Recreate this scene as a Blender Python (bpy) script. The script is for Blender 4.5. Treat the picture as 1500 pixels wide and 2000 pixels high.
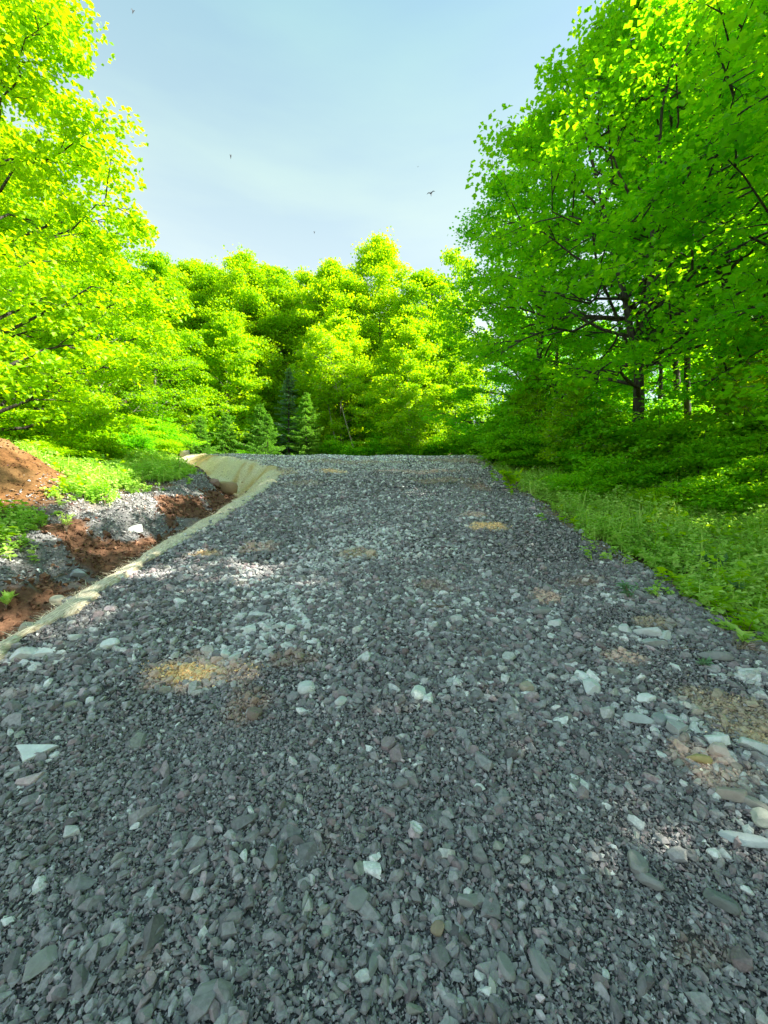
import bpy, bmesh, math, random
import numpy as np
from mathutils import Vector

# ------------------------------------------------------------------ scene, camera, world, sun
sc = bpy.context.scene
for o in list(bpy.data.objects):
    bpy.data.objects.remove(o)
COL = sc.collection
R = math.radians
F = 808.0                      # focal length in photo pixels (1500 wide)
EYE = 1.6

cam_d = bpy.data.cameras.new('camera')
cam = bpy.data.objects.new('camera', cam_d)
COL.objects.link(cam)
cam.location = (0, 0, EYE)
cam.rotation_euler = (R(90), 0, 0)
cam_d.sensor_fit = 'HORIZONTAL'
cam_d.sensor_width = 36
cam_d.lens = 36 * F / 1500
cam_d.clip_start = 0.05
cam_d.clip_end = 3000
sc.camera = cam

SUN_AZ = 97.0      # degrees clockwise from +Y (straight ahead); 90 = due right
SUN_EL = 41.0
w = bpy.data.worlds.new('World')
sc.world = w
w.use_nodes = True
nt = w.node_tree
nt.nodes.clear()
out = nt.nodes.new('ShaderNodeOutputWorld')
bg = nt.nodes.new('ShaderNodeBackground')
sky = nt.nodes.new('ShaderNodeTexSky')
sky.sky_type = 'NISHITA'
sky.sun_disc = False
sky.sun_elevation = R(SUN_EL)
sky.sun_rotation = R(SUN_AZ)
sky.altitude = 300
sky.air_density = 1.0
sky.dust_density = 1.3
sky.ozone_density = 1.2
# thin high cirrus: brightens the sky a little in soft streaks
tc = nt.nodes.new('ShaderNodeTexCoord')
mp = nt.nodes.new('ShaderNodeMapping')
mp.inputs['Rotation'].default_value = (R(20), R(35), R(25))
mp.inputs['Scale'].default_value = (1.2, 1.0, 6.0)
nz = nt.nodes.new('ShaderNodeTexNoise')
nz.inputs['Scale'].default_value = 1.6
nz.inputs['Detail'].default_value = 5
nz.inputs['Roughness'].default_value = 0.5
rp = nt.nodes.new('ShaderNodeMapRange')
rp.inputs['From Min'].default_value = 0.42
rp.inputs['From Max'].default_value = 0.75
rp.inputs['To Min'].default_value = 0.5
rp.inputs['To Max'].default_value = 0.74
mx = nt.nodes.new('ShaderNodeMix')
mx.data_type = 'RGBA'
sz_ = nt.nodes.new('ShaderNodeSeparateXYZ')
vr = nt.nodes.new('ShaderNodeValToRGB')
vr.color_ramp.elements[0].position = 0.42; vr.color_ramp.elements[0].color = (3.45, 3.7, 2.85, 1)
vr.color_ramp.elements[1].position = 0.86; vr.color_ramp.elements[1].color = (1.1, 2.35, 2.35, 1)
nt.links.new(tc.outputs['Generated'], mp.inputs['Vector'])
nt.links.new(mp.outputs['Vector'], nz.inputs['Vector'])
nt.links.new(nz.outputs['Fac'], rp.inputs['Value'])
nt.links.new(rp.outputs['Result'], mx.inputs['Factor'])
nt.links.new(tc.outputs['Generated'], sz_.inputs[0])
nt.links.new(sz_.outputs['Z'], vr.inputs['Fac'])
nt.links.new(vr.outputs['Color'], mx.inputs['B'])
nt.links.new(sky.outputs['Color'], mx.inputs['A'])
nt.links.new(mx.outputs['Result'], bg.inputs['Color'])
bg.inputs['Strength'].default_value = 0.10
nt.links.new(bg.outputs['Background'], out.inputs['Surface'])

sun_d = bpy.data.lights.new('sun', 'SUN')
sun = bpy.data.objects.new('sun', sun_d)
COL.objects.link(sun)
sun_d.energy = 5.0
sun_d.angle = R(0.5)
sun_d.color = (1.0, 0.93, 0.80)
sv = Vector((math.sin(R(SUN_AZ)) * math.cos(R(SUN_EL)), math.cos(R(SUN_AZ)) * math.cos(R(SUN_EL)), math.sin(R(SUN_EL))))
sun.rotation_euler = sv.to_track_quat('Z', 'Y').to_euler()
sun.location = sv * 60

sc.view_settings.view_transform = 'Standard'
sc.view_settings.look = 'None'
sc.view_settings.gamma = 1
sc.view_settings.exposure = 1.8
sc.render.engine = 'CYCLES'
sc.cycles.max_bounces = 10
sc.cycles.diffuse_bounces = 8
sc.cycles.glossy_bounces = 2
sc.cycles.transmission_bounces = 5
sc.cycles.transparent_max_bounces = 8
sc.cycles.use_denoising = True

# ------------------------------------------------------------------ noise
def _hash(ix, iy, seed):
    n = (ix.astype(np.int64) * 374761393 + iy.astype(np.int64) * 668265263 + seed * 1274126177) & 0x7fffffff
    n = ((n ^ (n >> 13)) * 1274126177) & 0x7fffffff
    n = (n ^ (n >> 16)) & 0xffff
    return n / 65535.0

def vnoise(x, y, seed=0):
    x = np.asarray(x, float); y = np.asarray(y, float)
    ix = np.floor(x); iy = np.floor(y)
    fx = x - ix; fy = y - iy
    ux = fx * fx * (3 - 2 * fx); uy = fy * fy * (3 - 2 * fy)
    a = _hash(ix, iy, seed); b = _hash(ix + 1, iy, seed)
    c = _hash(ix, iy + 1, seed); d = _hash(ix + 1, iy + 1, seed)
    return (a * (1 - ux) + b * ux) * (1 - uy) + (c * (1 - ux) + d * ux) * uy

def fbm(x, y, seed=0, octv=4):
    s = 0; a = 0.5; t = 0
    for k in range(octv):
        s = s + a * vnoise(np.asarray(x) * 2 ** k + 17.3 * k, np.asarray(y) * 2 ** k - 9.1 * k, seed + k)
        t += a; a *= 0.5
    return s / t

def sstep(a, b, x):
    t = np.clip((np.asarray(x, float) - a) / (b - a), 0, 1)
    return t * t * (3 - 2 * t)

# ------------------------------------------------------------------ terrain
_ys = np.arange(-60, 400, 0.05)
_sl = np.interp(_ys, [-60, -6, 0, 13.5, 24, 29, 34, 90, 400], [0.1, 0.18, 0.233, 0.233, 0.03, 0.05, 0.16, 0.16, 0.02])
_rz = np.cumsum(_sl) * 0.05
_rz -= np.interp(0, _ys, _rz)
def road_z(y):
    return np.interp(y, _ys, _rz)

def xl(y):   # left edge of the gravel
    return np.interp(y, [-5, 9, 11.5, 13, 15, 17, 19, 22, 30], [-2.65, -2.65, -3.0, -3.7, -5.4, -7.6, -9.4, -12, -14])
def xr(y):   # right edge of the gravel
    return np.interp(y, [-5, 1, 3, 6, 8.5, 14, 18, 24, 30], [2.3, 2.3, 2.5, 2.5, 2.74, 3.35, 4.1, 6.5, 8])

def terrain(x, y):
    x = np.asarray(x, float); y = np.asarray(y, float)
    z = road_z(y)
    wob = (fbm(x * 0.9, y * 0.9, 3) - 0.5)
    u = xl(y) + 0.12 * (vnoise(y * 1.7, y * 0 + 2.2, 5) - 0.5) - x
    v = x - xr(y)
    # left: blanket slope, ditch, far bank
    fade = 1 - sstep(14.5, 18, y)
    ditch = -0.68 * sstep(-0.05, 1.0, u) + 0.56 * sstep(1.2, 2.1, u) + 0.10 * sstep(2.5, 4.5, u)
    er = (fbm(x * 2.3, y * 2.3, 11, 4) - 0.5) * 0.42 * sstep(0.65, 1.0, u) * (1 - sstep(2.0, 3.0, u))
    z = z + (ditch + er) * fade
    # eroded gullies cut through the blanket bank near the top
    g = np.exp(-((y - 12.6) / 0.8) ** 2) * np.exp(-((u - 1.3) / 0.8) ** 2)
    z = z - 0.18 * g
    # soil mound far left
    z = z + 1.25 * np.exp(-(((x + 7.4) / 1.9) ** 2 + ((y - 7.0) / 1.5) ** 2)) * (0.85 + 0.5 * (fbm(x * 1.6, y * 1.6, 21) - .4))
    z = z + 0.8 * np.exp(-(((x + 10.0) / 2.4) ** 2 + ((y - 6.0) / 3.5) ** 2))
    # right verge: small drop then rolling forest floor
    z = z + (-0.16 * sstep(0, 0.9, v) + 0.12 * sstep(1.5, 4, v))
    z = z + 0.10 * (fbm(x * 0.7, y * 0.7, 31) - 0.5) * sstep(0.3, 1.5, v)
    # rising woodland on the left and behind
    dl = np.clip(-x - 11, 0, 80)
    z = z + 0.16 * dl * sstep(8, 26, y)
    z = z + 0.20 * np.clip(y - 33, 0, 70) * sstep(8, -14, x) if False else z + 0.20 * np.clip(y - 33, 0, 70) * (1 - sstep(-16, 8, x))
    # low bank where the pad ends against the wood
    z = z + 0.75 * sstep(26.5, 28.5, y + 0.8 * wob)
    # road roughness
    onroad = sstep(-0.3, 0.2, -u) * sstep(-0.3, 0.2, -v)
    z = z + sstep(13, 17, y) * (1 - sstep(24, 28, y)) * .34 * (fbm(x * .45 + 3, y * .3, 45, 3) - .5)
    z = z + onroad * (0.05 * (fbm(x * 0.8, y * 0.8, 41) - 0.5) + 0.022 * (fbm(x * 4, y * 4, 43) - 0.5))
    z = z + (1 - onroad) * (0.07 * wob + 0.05 * (fbm(x * 5, y * 5, 47) - 0.5) * (u < 6))
    z = z - onroad * 0.05 * (np.exp(-((x + 1.15) / 0.35) ** 2) + np.exp(-((x - 1.0) / 0.35) ** 2)) * (1 - sstep(14, 18, y))
    return z

def tz(x, y):
    return float(terrain(np.array([x]), np.array([y]))[0])

def at(px, py):
    """ground point seen at photo pixel (px, py)"""
    t = np.arange(0.6, 60, 0.01)
    x = (px - 750) / F * t; z = EYE + (1000 - py) / F * t
    d = z - terrain(x, t)
    i = np.argmax(d < 0) if (d < 0).any() else len(t) - 1
    return float(x[i]), float(t[i]), float(terrain(x[i:i + 1], t[i:i + 1])[0])

# ------------------------------------------------------------------ mesh + object helpers
def mesh_np(name, verts, faces, mat=None, col=None, tone=None, smooth=False):
    """verts (n,3); faces (m,k) with constant k, or a list of such arrays"""
    me = bpy.data.meshes.new(name)
    if not isinstance(faces, (list, tuple)):
        faces = [faces]
    faces = [f for f in faces if len(f)]
    me.vertices.add(len(verts))
    me.vertices.foreach_set('co', np.ascontiguousarray(verts, np.float32).ravel())
    loops = np.concatenate([f.ravel() for f in faces]).astype(np.int32)
    sizes = np.concatenate([np.full(len(f), f.shape[1], np.int32) for f in faces])
    starts = np.concatenate([[0], np.cumsum(sizes)[:-1]]).astype(np.int32)
    me.loops.add(len(loops)); me.loops.foreach_set('vertex_index', loops)
    me.polygons.add(len(sizes)); me.polygons.foreach_set('loop_start', starts)
    if smooth:
        me.polygons.foreach_set('use_smooth', np.ones(len(sizes), bool))
    else:
        me.polygons.foreach_set('use_smooth', np.zeros(len(sizes), bool))
    if col is not None:
        a = me.color_attributes.new('col', 'FLOAT_COLOR', 'POINT')
        c = np.ones((len(verts), 4), np.float32); c[:, :3] = col
        a.data.foreach_set('color', c.ravel())
    if tone is not None:
        a = me.attributes.new('tone', 'FLOAT', 'POINT')
        a.data.foreach_set('value', np.ascontiguousarray(tone, np.float32))
    me.update(calc_edges=True)
    if mat: me.materials.append(mat)
    return me

def link(name, me, parent=None, loc=None, rz=None):
    o = bpy.data.objects.new(name, me)
    COL.objects.link(o)
    if parent: o.parent = parent
    if loc is not None: o.location = loc
    if rz is not None: o.rotation_euler = (0, 0, rz)
    return o

def tag(o, label=None, cat=None, group=None, kind=None):
    if label: o['label'] = label
    if cat: o['category'] = cat
    if group: o['group'] = group
    if kind: o['kind'] = kind
    return o

def thing(name, label, cat, loc, rz=0, group=None):
    o = bpy.data.objects.new(name, None)
    COL.objects.link(o)
    o.empty_display_size = 0.3
    o.location = loc; o.rotation_euler = (0, 0, rz)
    return tag(o, label, cat, group)

# ------------------------------------------------------------------ materials
def newmat(name):
    m = bpy.data.materials.new(name); m.use_nodes = True
    n = m.node_tree; n.nodes.clear()
    return m, n, n.nodes, n.links

def leaf_mat(name, c_dark, c_light, t_dark, t_light, trans=0.5, gloss=0.025):
    m, n, N, L = newmat(name)
    o = N.new('ShaderNodeOutputMaterial')
    at_ = N.new('ShaderNodeAttribute'); at_.attribute_name = 'tone'
    oi = N.new('ShaderNodeObjectInfo')
    ad = N.new('ShaderNodeMath'); ad.operation = 'MULTIPLY_ADD'
    ad.inputs[1].default_value = 0.5; L.new(oi.outputs['Random'], ad.inputs[0]); L.new(at_.outputs['Fac'], ad.inputs[2])
    sb = N.new('ShaderNodeMath'); sb.operation = 'SUBTRACT'; sb.use_clamp = True
    L.new(ad.outputs[0], sb.inputs[0]); sb.inputs[1].default_value = 0.27
    def mixc(a, b):
        q = N.new('ShaderNodeMix'); q.data_type = 'RGBA'
        q.inputs['A'].default_value = (*a, 1); q.inputs['B'].default_value = (*b, 1)
        L.new(sb.outputs[0], q.inputs['Factor']); return q
    a = mixc(c_dark, c_light); b = mixc(t_dark, t_light)
    df = N.new('ShaderNodeBsdfDiffuse'); L.new(a.outputs['Result'], df.inputs['Color'])
    tr = N.new('ShaderNodeBsdfTranslucent'); L.new(b.outputs['Result'], tr.inputs['Color'])
    mx = N.new('ShaderNodeMixShader'); mx.inputs[0].default_value = trans
    L.new(df.outputs[0], mx.inputs[1]); L.new(tr.outputs[0], mx.inputs[2])
    gl = N.new('ShaderNodeBsdfGlossy'); gl.inputs['Roughness'].default_value = 0.45
    gl.inputs['Color'].default_value = (0.8, 0.9, 0.7, 1)
    m2 = N.new('ShaderNodeMixShader'); m2.inputs[0].default_value = gloss
    L.new(mx.outputs[0], m2.inputs[1]); L.new(gl.outputs[0], m2.inputs[2])
    L.new(m2.outputs[0], o.inputs['Surface'])
    return m

def attr_mat(name, rough=0.85, nscale=60, nstr=0.35, bump=0.3, bscale=120, bdist=0.004, spec=0.3, tint=None):
    m, n, N, L = newmat(name)
    o = N.new('ShaderNodeOutputMaterial'); p = N.new('ShaderNodeBsdfPrincipled')
    at_ = N.new('ShaderNodeAttribute'); at_.attribute_name = 'col'
    tc = N.new('ShaderNodeTexCoord')
    nz = N.new('ShaderNodeTexNoise'); nz.inputs['Scale'].default_value = nscale; nz.inputs['Detail'].default_value = 6
    nz.inputs['Roughness'].default_value = 0.65
    L.new(tc.outputs['Object'], nz.inputs['Vector'])
    mr = N.new('ShaderNodeMapRange'); mr.inputs['From Min'].default_value = 0.25; mr.inputs['From Max'].default_value = 0.75
    mr.inputs['To Min'].default_value = 1 - nstr; mr.inputs['To Max'].default_value = 1 + nstr
    L.new(nz.outputs['Fac'], mr.inputs['Value'])
    mu = N.new('ShaderNodeVectorMath'); mu.operation = 'SCALE'
    L.new(at_.outputs['Color'], mu.inputs[0]); L.new(mr.outputs['Result'], mu.inputs['Scale'])
    L.new(mu.outputs['Vector'], p.inputs['Base Color'])
    p.inputs['Roughness'].default_value = rough
    p.inputs['Specular IOR Level'].default_value = spec
    nb = N.new('ShaderNodeTexNoise'); nb.inputs['Scale'].default_value = bscale; nb.inputs['Detail'].default_value = 5
    nb.inputs['Roughness'].default_value = 0.7
    L.new(tc.outputs['Object'], nb.inputs['Vector'])
    bp = N.new('ShaderNodeBump'); bp.inputs['Strength'].default_value = bump; bp.inputs['Distance'].default_value = bdist
    L.new(nb.outputs['Fac'], bp.inputs['Height']); L.new(bp.outputs['Normal'], p.inputs['Normal'])
    L.new(p.outputs[0], o.inputs['Surface'])
    return m

def bark_mat(name, c1, c2, scale=6, horiz=False):
    m, n, N, L = newmat(name)
    o = N.new('ShaderNodeOutputMaterial'); p = N.new('ShaderNodeBsdfPrincipled')
    tc = N.new('ShaderNodeTexCoord'); mp = N.new('ShaderNodeMapping')
    mp.inputs['Scale'].default_value = (1, 1, 6) if horiz else (4, 4, 0.7)
    nz = N.new('ShaderNodeTexNoise'); nz.inputs['Scale'].default_value = scale; nz.inputs['Detail'].default_value = 6
    L.new(tc.outputs['Object'], mp.inputs['Vector']); L.new(mp.outputs['Vector'], nz.inputs['Vector'])
    cr = N.new('ShaderNodeValToRGB'); cr.color_ramp.elements[0].position = 0.35; cr.color_ramp.elements[1].position = 0.68
    cr.color_ramp.elements[0].color = (*c1, 1); cr.color_ramp.elements[1].color = (*c2, 1)
    L.new(nz.outputs['Fac'], cr.inputs['Fac']); L.new(cr.outputs['Color'], p.inputs['Base Color'])
    p.inputs['Roughness'].default_value = 0.9
    bp = N.new('ShaderNodeBump'); bp.inputs['Strength'].default_value = 0.7; bp.inputs['Distance'].default_value = 0.03
    L.new(nz.outputs['Fac'], bp.inputs['Height']); L.new(bp.outputs['Normal'], p.inputs['Normal'])
    L.new(p.outputs[0], o.inputs['Surface'])
    return m

M = {}
M['leaf_maple'] = leaf_mat('maple_leaf', (.08, .37, .004), (.21, .60, .008), (.24, .78, .004), (.58, .97, .006), .58)
M['leaf_beech'] = leaf_mat('beech_leaf', (.14, .37, .002), (.33, .58, .004), (.38, .74, .002), (.78, .97, .004), .52)
M['leaf_shrub'] = leaf_mat('shrub_leaf', (.10, .40, .006), (.30, .66, .014), (.24, .70, .006), (.60, .94, .01), .48)
M['leaf_weed'] = leaf_mat('weed_leaf', (.36, .62, .09), (.72, .90, .28), (.40, .72, .05), (.78, .95, .16), .4)
M['leaf_blue'] = leaf_mat('dusty_leaf', (.10, .24, .12), (.28, .45, .28), (.14, .36, .12), (.3, .55, .2), .3)
M['needle'] = leaf_mat('spruce_needle', (.09, .27, .03), (.26, .52, .06), (.13, .42, .02), (.36, .68, .04), .35)
M['needle_pine'] = leaf_mat('pine_needle', (.12, .25, .15), (.26, .42, .27), (.10, .24, .1), (.2, .38, .18), .3)
M['bark_maple'] = bark_mat('maple_bark', (.020, .017, .014), (.10, .085, .07))
M['bark_beech'] = bark_mat('beech_bark', (.10, .09, .075), (.26, .24, .20), 4)
M['bark_birch'] = bark_mat('birch_bark', (.12, .10, .08), (.62, .60, .52), 5, True)
M['stone'] = attr_mat('slate_stone', .68, 60, .38, .6, 160, .003, .4)
M['pale_stone'] = attr_mat('pale_stone', .7, 30, .16, .5, 90, .004, .35)
M['soil'] = attr_mat('loose_soil', .95, 22, .45, .8, 45, .02, .1)
M['dead'] = attr_mat('dead_leaf', .9, 30, .3, .2, 60, .002, .1)
M['twig'] = bark_mat('twig_wood', (.16, .11, .07), (.42, .33, .22), 20)

def road_mat():
    m, n, N, L = newmat('crushed_stone_fines')
    o = N.new('ShaderNodeOutputMaterial'); p = N.new('ShaderNodeBsdfPrincipled')
    at_ = N.new('ShaderNodeAttribute'); at_.attribute_name = 'col'
    tc = N.new('ShaderNodeTexCoord')
    v = N.new('ShaderNodeTexVoronoi'); v.inputs['Scale'].default_value = 70; v.inputs['Randomness'].default_value = 1
    v2 = N.new('ShaderNodeTexVoronoi'); v2.inputs['Scale'].default_value = 160
    nz = N.new('ShaderNodeTexNoise'); nz.inputs['Scale'].default_value = 30; nz.inputs['Detail'].default_value = 8; nz.inputs['Roughness'].default_value = .7
    for q in (v, v2, nz): L.new(tc.outputs['Object'], q.inputs['Vector'])
    sep = N.new('ShaderNodeSeparateColor'); L.new(v.outputs['Color'], sep.inputs['Color'])
    mr = N.new('ShaderNodeMapRange'); mr.inputs['To Min'].default_value = .55; mr.inputs['To Max'].default_value = 1.4
    L.new(sep.outputs[0], mr.inputs['Value'])
    mr2 = N.new('ShaderNodeMapRange'); mr2.inputs['From Min'].default_value = .3; mr2.inputs['From Max'].default_value = .7
    mr2.inputs['To Min'].default_value = .7; mr2.inputs['To Max'].default_value = 1.25
    L.new(nz.outputs['Fac'], mr2.inputs['Value'])
    mm = N.new('ShaderNodeMath'); mm.operation = 'MULTIPLY'; L.new(mr.outputs['Result'], mm.inputs[0]); L.new(mr2.outputs['Result'], mm.inputs[1])
    mu = N.new('ShaderNodeVectorMath'); mu.operation = 'SCALE'
    L.new(at_.outputs['Color'], mu.inputs[0]); L.new(mm.outputs[0], mu.inputs['Scale'])
    L.new(mu.outputs['Vector'], p.inputs['Base Color'])
    p.inputs['Roughness'].default_value = .85; p.inputs['Specular IOR Level'].default_value = .2
    a1 = N.new('ShaderNodeMath'); a1.operation = 'MULTIPLY_ADD'; a1.inputs[1].default_value = -1.0
    L.new(v.outputs['Distance'], a1.inputs[0]); L.new(nz.outputs['Fac'], a1.inputs[2])
    a2 = N.new('ShaderNodeMath'); a2.operation = 'MULTIPLY_ADD'; a2.inputs[1].default_value = -.5
    L.new(v2.outputs['Distance'], a2.inputs[0]); L.new(a1.outputs[0], a2.inputs[2])
    bp = N.new('ShaderNodeBump'); bp.inputs['Strength'].default_value = 1; bp.inputs['Distance'].default_value = .012
    L.new(a2.outputs[0], bp.inputs['Height']); L.new(bp.outputs['Normal'], p.inputs['Normal'])
    L.new(p.outputs[0], o.inputs['Surface'])
    return m
M['road'] = road_mat()

def straw_mat():
    m, n, N, L = newmat('straw_blanket')
    o = N.new('ShaderNodeOutputMaterial'); p = N.new('ShaderNodeBsdfPrincipled')
    tc = N.new('ShaderNodeTexCoord'); at_ = N.new('ShaderNodeAttribute'); at_.attribute_name = 'tone'
    mp = N.new('ShaderNodeMapping'); mp.inputs['Scale'].default_value = (40, 5, 12); mp.inputs['Rotation'].default_value = (0, 0, R(-14))
    mp2 = N.new('ShaderNodeMapping'); mp2.inputs['Scale'].default_value = (50, 7, 14); mp2.inputs['Rotation'].default_value = (0, 0, R(38))
    n1 = N.new('ShaderNodeTexNoise'); n1.inputs['Scale'].default_value = 2.2; n1.inputs['Detail'].default_value = 5
    n2 = N.new('ShaderNodeTexNoise'); n2.inputs['Scale'].default_value = 2.2; n2.inputs['Detail'].default_value = 5
    n3 = N.new('ShaderNodeTexNoise'); n3.inputs['Scale'].default_value = 1.4; n3.inputs['Detail'].default_value = 4
    L.new(tc.outputs['Object'], mp.inputs['Vector']); L.new(tc.outputs['Object'], mp2.inputs['Vector'])
    L.new(mp.outputs['Vector'], n1.inputs['Vector']); L.new(mp2.outputs['Vector'], n2.inputs['Vector']); L.new(tc.outputs['Object'], n3.inputs['Vector'])
    mxx = N.new('ShaderNodeMath'); mxx.operation = 'MAXIMUM'; L.new(n1.outputs['Fac'], mxx.inputs[0]); L.new(n2.outputs['Fac'], mxx.inputs[1])
    cr = N.new('ShaderNodeValToRGB')
    cr.color_ramp.elements[0].position = .42; cr.color_ramp.elements[0].color = (.40, .31, .19, 1)
    cr.color_ramp.elements[1].position = .66; cr.color_ramp.elements[1].color = (.93, .86, .66, 1)
    L.new(mxx.outputs[0], cr.inputs['Fac'])
    mq = N.new('ShaderNodeMix'); mq.data_type = 'RGBA'; mq.inputs['B'].default_value = (.62, .57, .45, 1)
    mr = N.new('ShaderNodeMapRange'); mr.inputs['From Min'].default_value = .45; mr.inputs['From Max'].default_value = .7; mr.inputs['To Max'].default_value = .6
    L.new(n3.outputs['Fac'], mr.inputs['Value']); L.new(mr.outputs['Result'], mq.inputs['Factor'])
    L.new(cr.outputs['Color'], mq.inputs['A'])
    m4 = N.new('ShaderNodeMix'); m4.data_type = 'RGBA'; m4.blend_type = 'MULTIPLY'; m4.inputs['Factor'].default_value = 1
    cr2 = N.new('ShaderNodeValToRGB'); cr2.color_ramp.elements[0].color = (1, 1, 1, 1); cr2.color_ramp.elements[1].color = (.80, .62, .36, 1)
    L.new(at_.outputs['Fac'], cr2.inputs['Fac']); L.new(mq.outputs['Result'], m4.inputs['A']); L.new(cr2.outputs['Color'], m4.inputs['B'])
    L.new(m4.outputs['Result'], p.inputs['Base Color']); p.inputs['Roughness'].default_value = .95
    bp = N.new('ShaderNodeBump'); bp.inputs['Strength'].default_value = 1; bp.inputs['Distance'].default_value = .012
    L.new(mxx.outputs[0], bp.inputs['Height']); L.new(bp.outputs['Normal'], p.inputs['Normal'])
    L.new(p.outputs[0], o.inputs['Surface'])
    return m
M['straw'] = straw_mat()

# ------------------------------------------------------------------ ground sheet
def spaced(lo, a, b, hi, d, g=1.12):
    mid = np.arange(a, b, d)
    def grow(start, end, sgn):
        r = []; s = d; p = start
        while (end - p) * sgn > 0:
            s *= g; p += sgn * s; r.append(p)
        return r
    return np.array(sorted(grow(a, lo, -1)) + list(mid) + grow(mid[-1], hi, 1))

def grid_mesh(name, X, Y, Z, mat, **kw):
    ny, nx = X.shape
    V = np.stack([X, Y, Z], -1).reshape(-1, 3)
    i = np.arange(nx * ny).reshape(ny, nx)
    Fq = np.stack([i[:-1, :-1], i[:-1, 1:], i[1:, 1:], i[1:, :-1]], -1).reshape(-1, 4)
    return mesh_np(name, V, Fq, mat, smooth=True, **kw)

gx = spaced(-420, -9.5, 6.0, 420, 0.06)
gy = spaced(-60, 0.3, 20.0, 480, 0.06)
X, Y = np.meshgrid(gx, gy)
Z = terrain(X, Y) - 0.012
U = xl(Y) - X; V_ = X - xr(Y)
n1 = fbm(X * 1.3, Y * 1.3, 61); n2 = fbm(X * 4, Y * 4, 67); n3 = fbm(X * 9, Y * 9, 69)
litter = np.array([.15, .10, .06]); brown = np.array([.185, .10, .06]); tan = np.array([.46, .32, .18]); grey = np.array([.22, .22, .22])
C = np.ones(X.shape + (3,)) * litter
C = C * (0.7 + 0.6 * n2[..., None])
def blend(C, c, m):
    return C * (1 - m[..., None]) + np.asarray(c) * m[..., None]
C = blend(C, brown, sstep(.5, .7, U) * (1 - sstep(2.0, 2.8, U)) * (1 - sstep(13, 16, Y)))
C = blend(C, grey, sstep(.50, .55, n1 + .16 * sstep(1.45, 2.0, U) * sstep(4.0, 6.0, Y)) * sstep(.9, 1.6, U) * (1 - sstep(2.0, 2.9, U)) * (1 - sstep(14, 17, Y)))
mound = np.exp(-(((X + 7.3) / 2.2) ** 2 + ((Y - 6.6) / 2.0) ** 2))
C = blend(C, np.array([.17, .085, .033]), sstep(.3, .6, mound + .25 * (n2 - .5)))
C = blend(C, np.array([.22, .13, .055]), sstep(.5, .62, n1) * sstep(.5, .8, mound))
C = blend(C, tan, .6 * sstep(0, .1, V_) * (1 - sstep(.3, .5, V_)) * sstep(.5, .6, n1))
C = blend(C, np.array([.20, .07, .04]), sstep(26, 27, Y) * (1 - sstep(28.5, 30, Y)) * sstep(.3, .5, n1))
C = C * (0.8 + 0.4 * n3[..., None])
ground = link('ground', grid_mesh('ground', X, Y, Z, M['soil'], col=C.reshape(-1, 3)))
tag(ground, 'brown forest soil and leaf litter on both sides of the gravel road', None, None, 'structure')

# road sheet
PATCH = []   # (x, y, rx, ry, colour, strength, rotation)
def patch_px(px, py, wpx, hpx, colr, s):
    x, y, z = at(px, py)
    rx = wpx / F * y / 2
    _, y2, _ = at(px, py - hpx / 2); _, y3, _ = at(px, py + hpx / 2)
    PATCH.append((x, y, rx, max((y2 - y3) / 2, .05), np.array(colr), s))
FLECK_ORG = (.95, .66, .34); RUST = (.40, .27, .20); FLECK_PINK = (.74, .53, .43); TAN = (.52, .40, .27)  # orange and pink paint sun flecks into the stone; rust and tan are own colours
for a in [(400, 1322, 280, 86, FLECK_PINK, .75), (375, 1315, 150, 40, FLECK_ORG, .95), (480, 1375, 110, 90, RUST, .7), (560, 1290, 120, 40, RUST, .6),
          (1065, 1168, 75, 32, FLECK_PINK, .9), (1220, 1285, 90, 34, FLECK_PINK, .9), (955, 1028, 85, 18, FLECK_ORG, .8), (930, 1005, 70, 14, FLECK_PINK, .8),
          (700, 1083, 90, 22, TAN, .9), (500, 1070, 70, 26, FLECK_PINK, .8), (410, 1083, 70, 16, FLECK_ORG, .7), (650, 921, 60, 10, FLECK_ORG, .8),
          (820, 924, 180, 9, FLECK_PINK, .8), (1280, 1218, 90, 26, TAN, .8), (1390, 1500, 160, 110, FLECK_PINK, .85), (1430, 1400, 190, 120, TAN, .75),
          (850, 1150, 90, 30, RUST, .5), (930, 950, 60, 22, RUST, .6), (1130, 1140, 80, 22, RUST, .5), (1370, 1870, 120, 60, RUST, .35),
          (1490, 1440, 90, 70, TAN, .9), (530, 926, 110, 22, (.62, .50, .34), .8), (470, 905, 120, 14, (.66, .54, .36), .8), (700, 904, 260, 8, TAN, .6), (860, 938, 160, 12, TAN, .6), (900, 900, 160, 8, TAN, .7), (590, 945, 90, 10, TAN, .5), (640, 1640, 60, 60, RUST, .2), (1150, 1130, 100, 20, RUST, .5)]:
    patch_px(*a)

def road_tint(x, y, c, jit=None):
    """colour of the stone bed at (x, y): slate base pushed towards painted sun flecks, rusty stone and tan dirt"""
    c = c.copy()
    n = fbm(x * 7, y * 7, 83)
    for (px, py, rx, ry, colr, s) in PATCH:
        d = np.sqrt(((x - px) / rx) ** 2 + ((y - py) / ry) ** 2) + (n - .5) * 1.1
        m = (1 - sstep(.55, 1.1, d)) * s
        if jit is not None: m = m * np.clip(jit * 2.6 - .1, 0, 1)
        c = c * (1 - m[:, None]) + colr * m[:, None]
    return c

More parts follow.
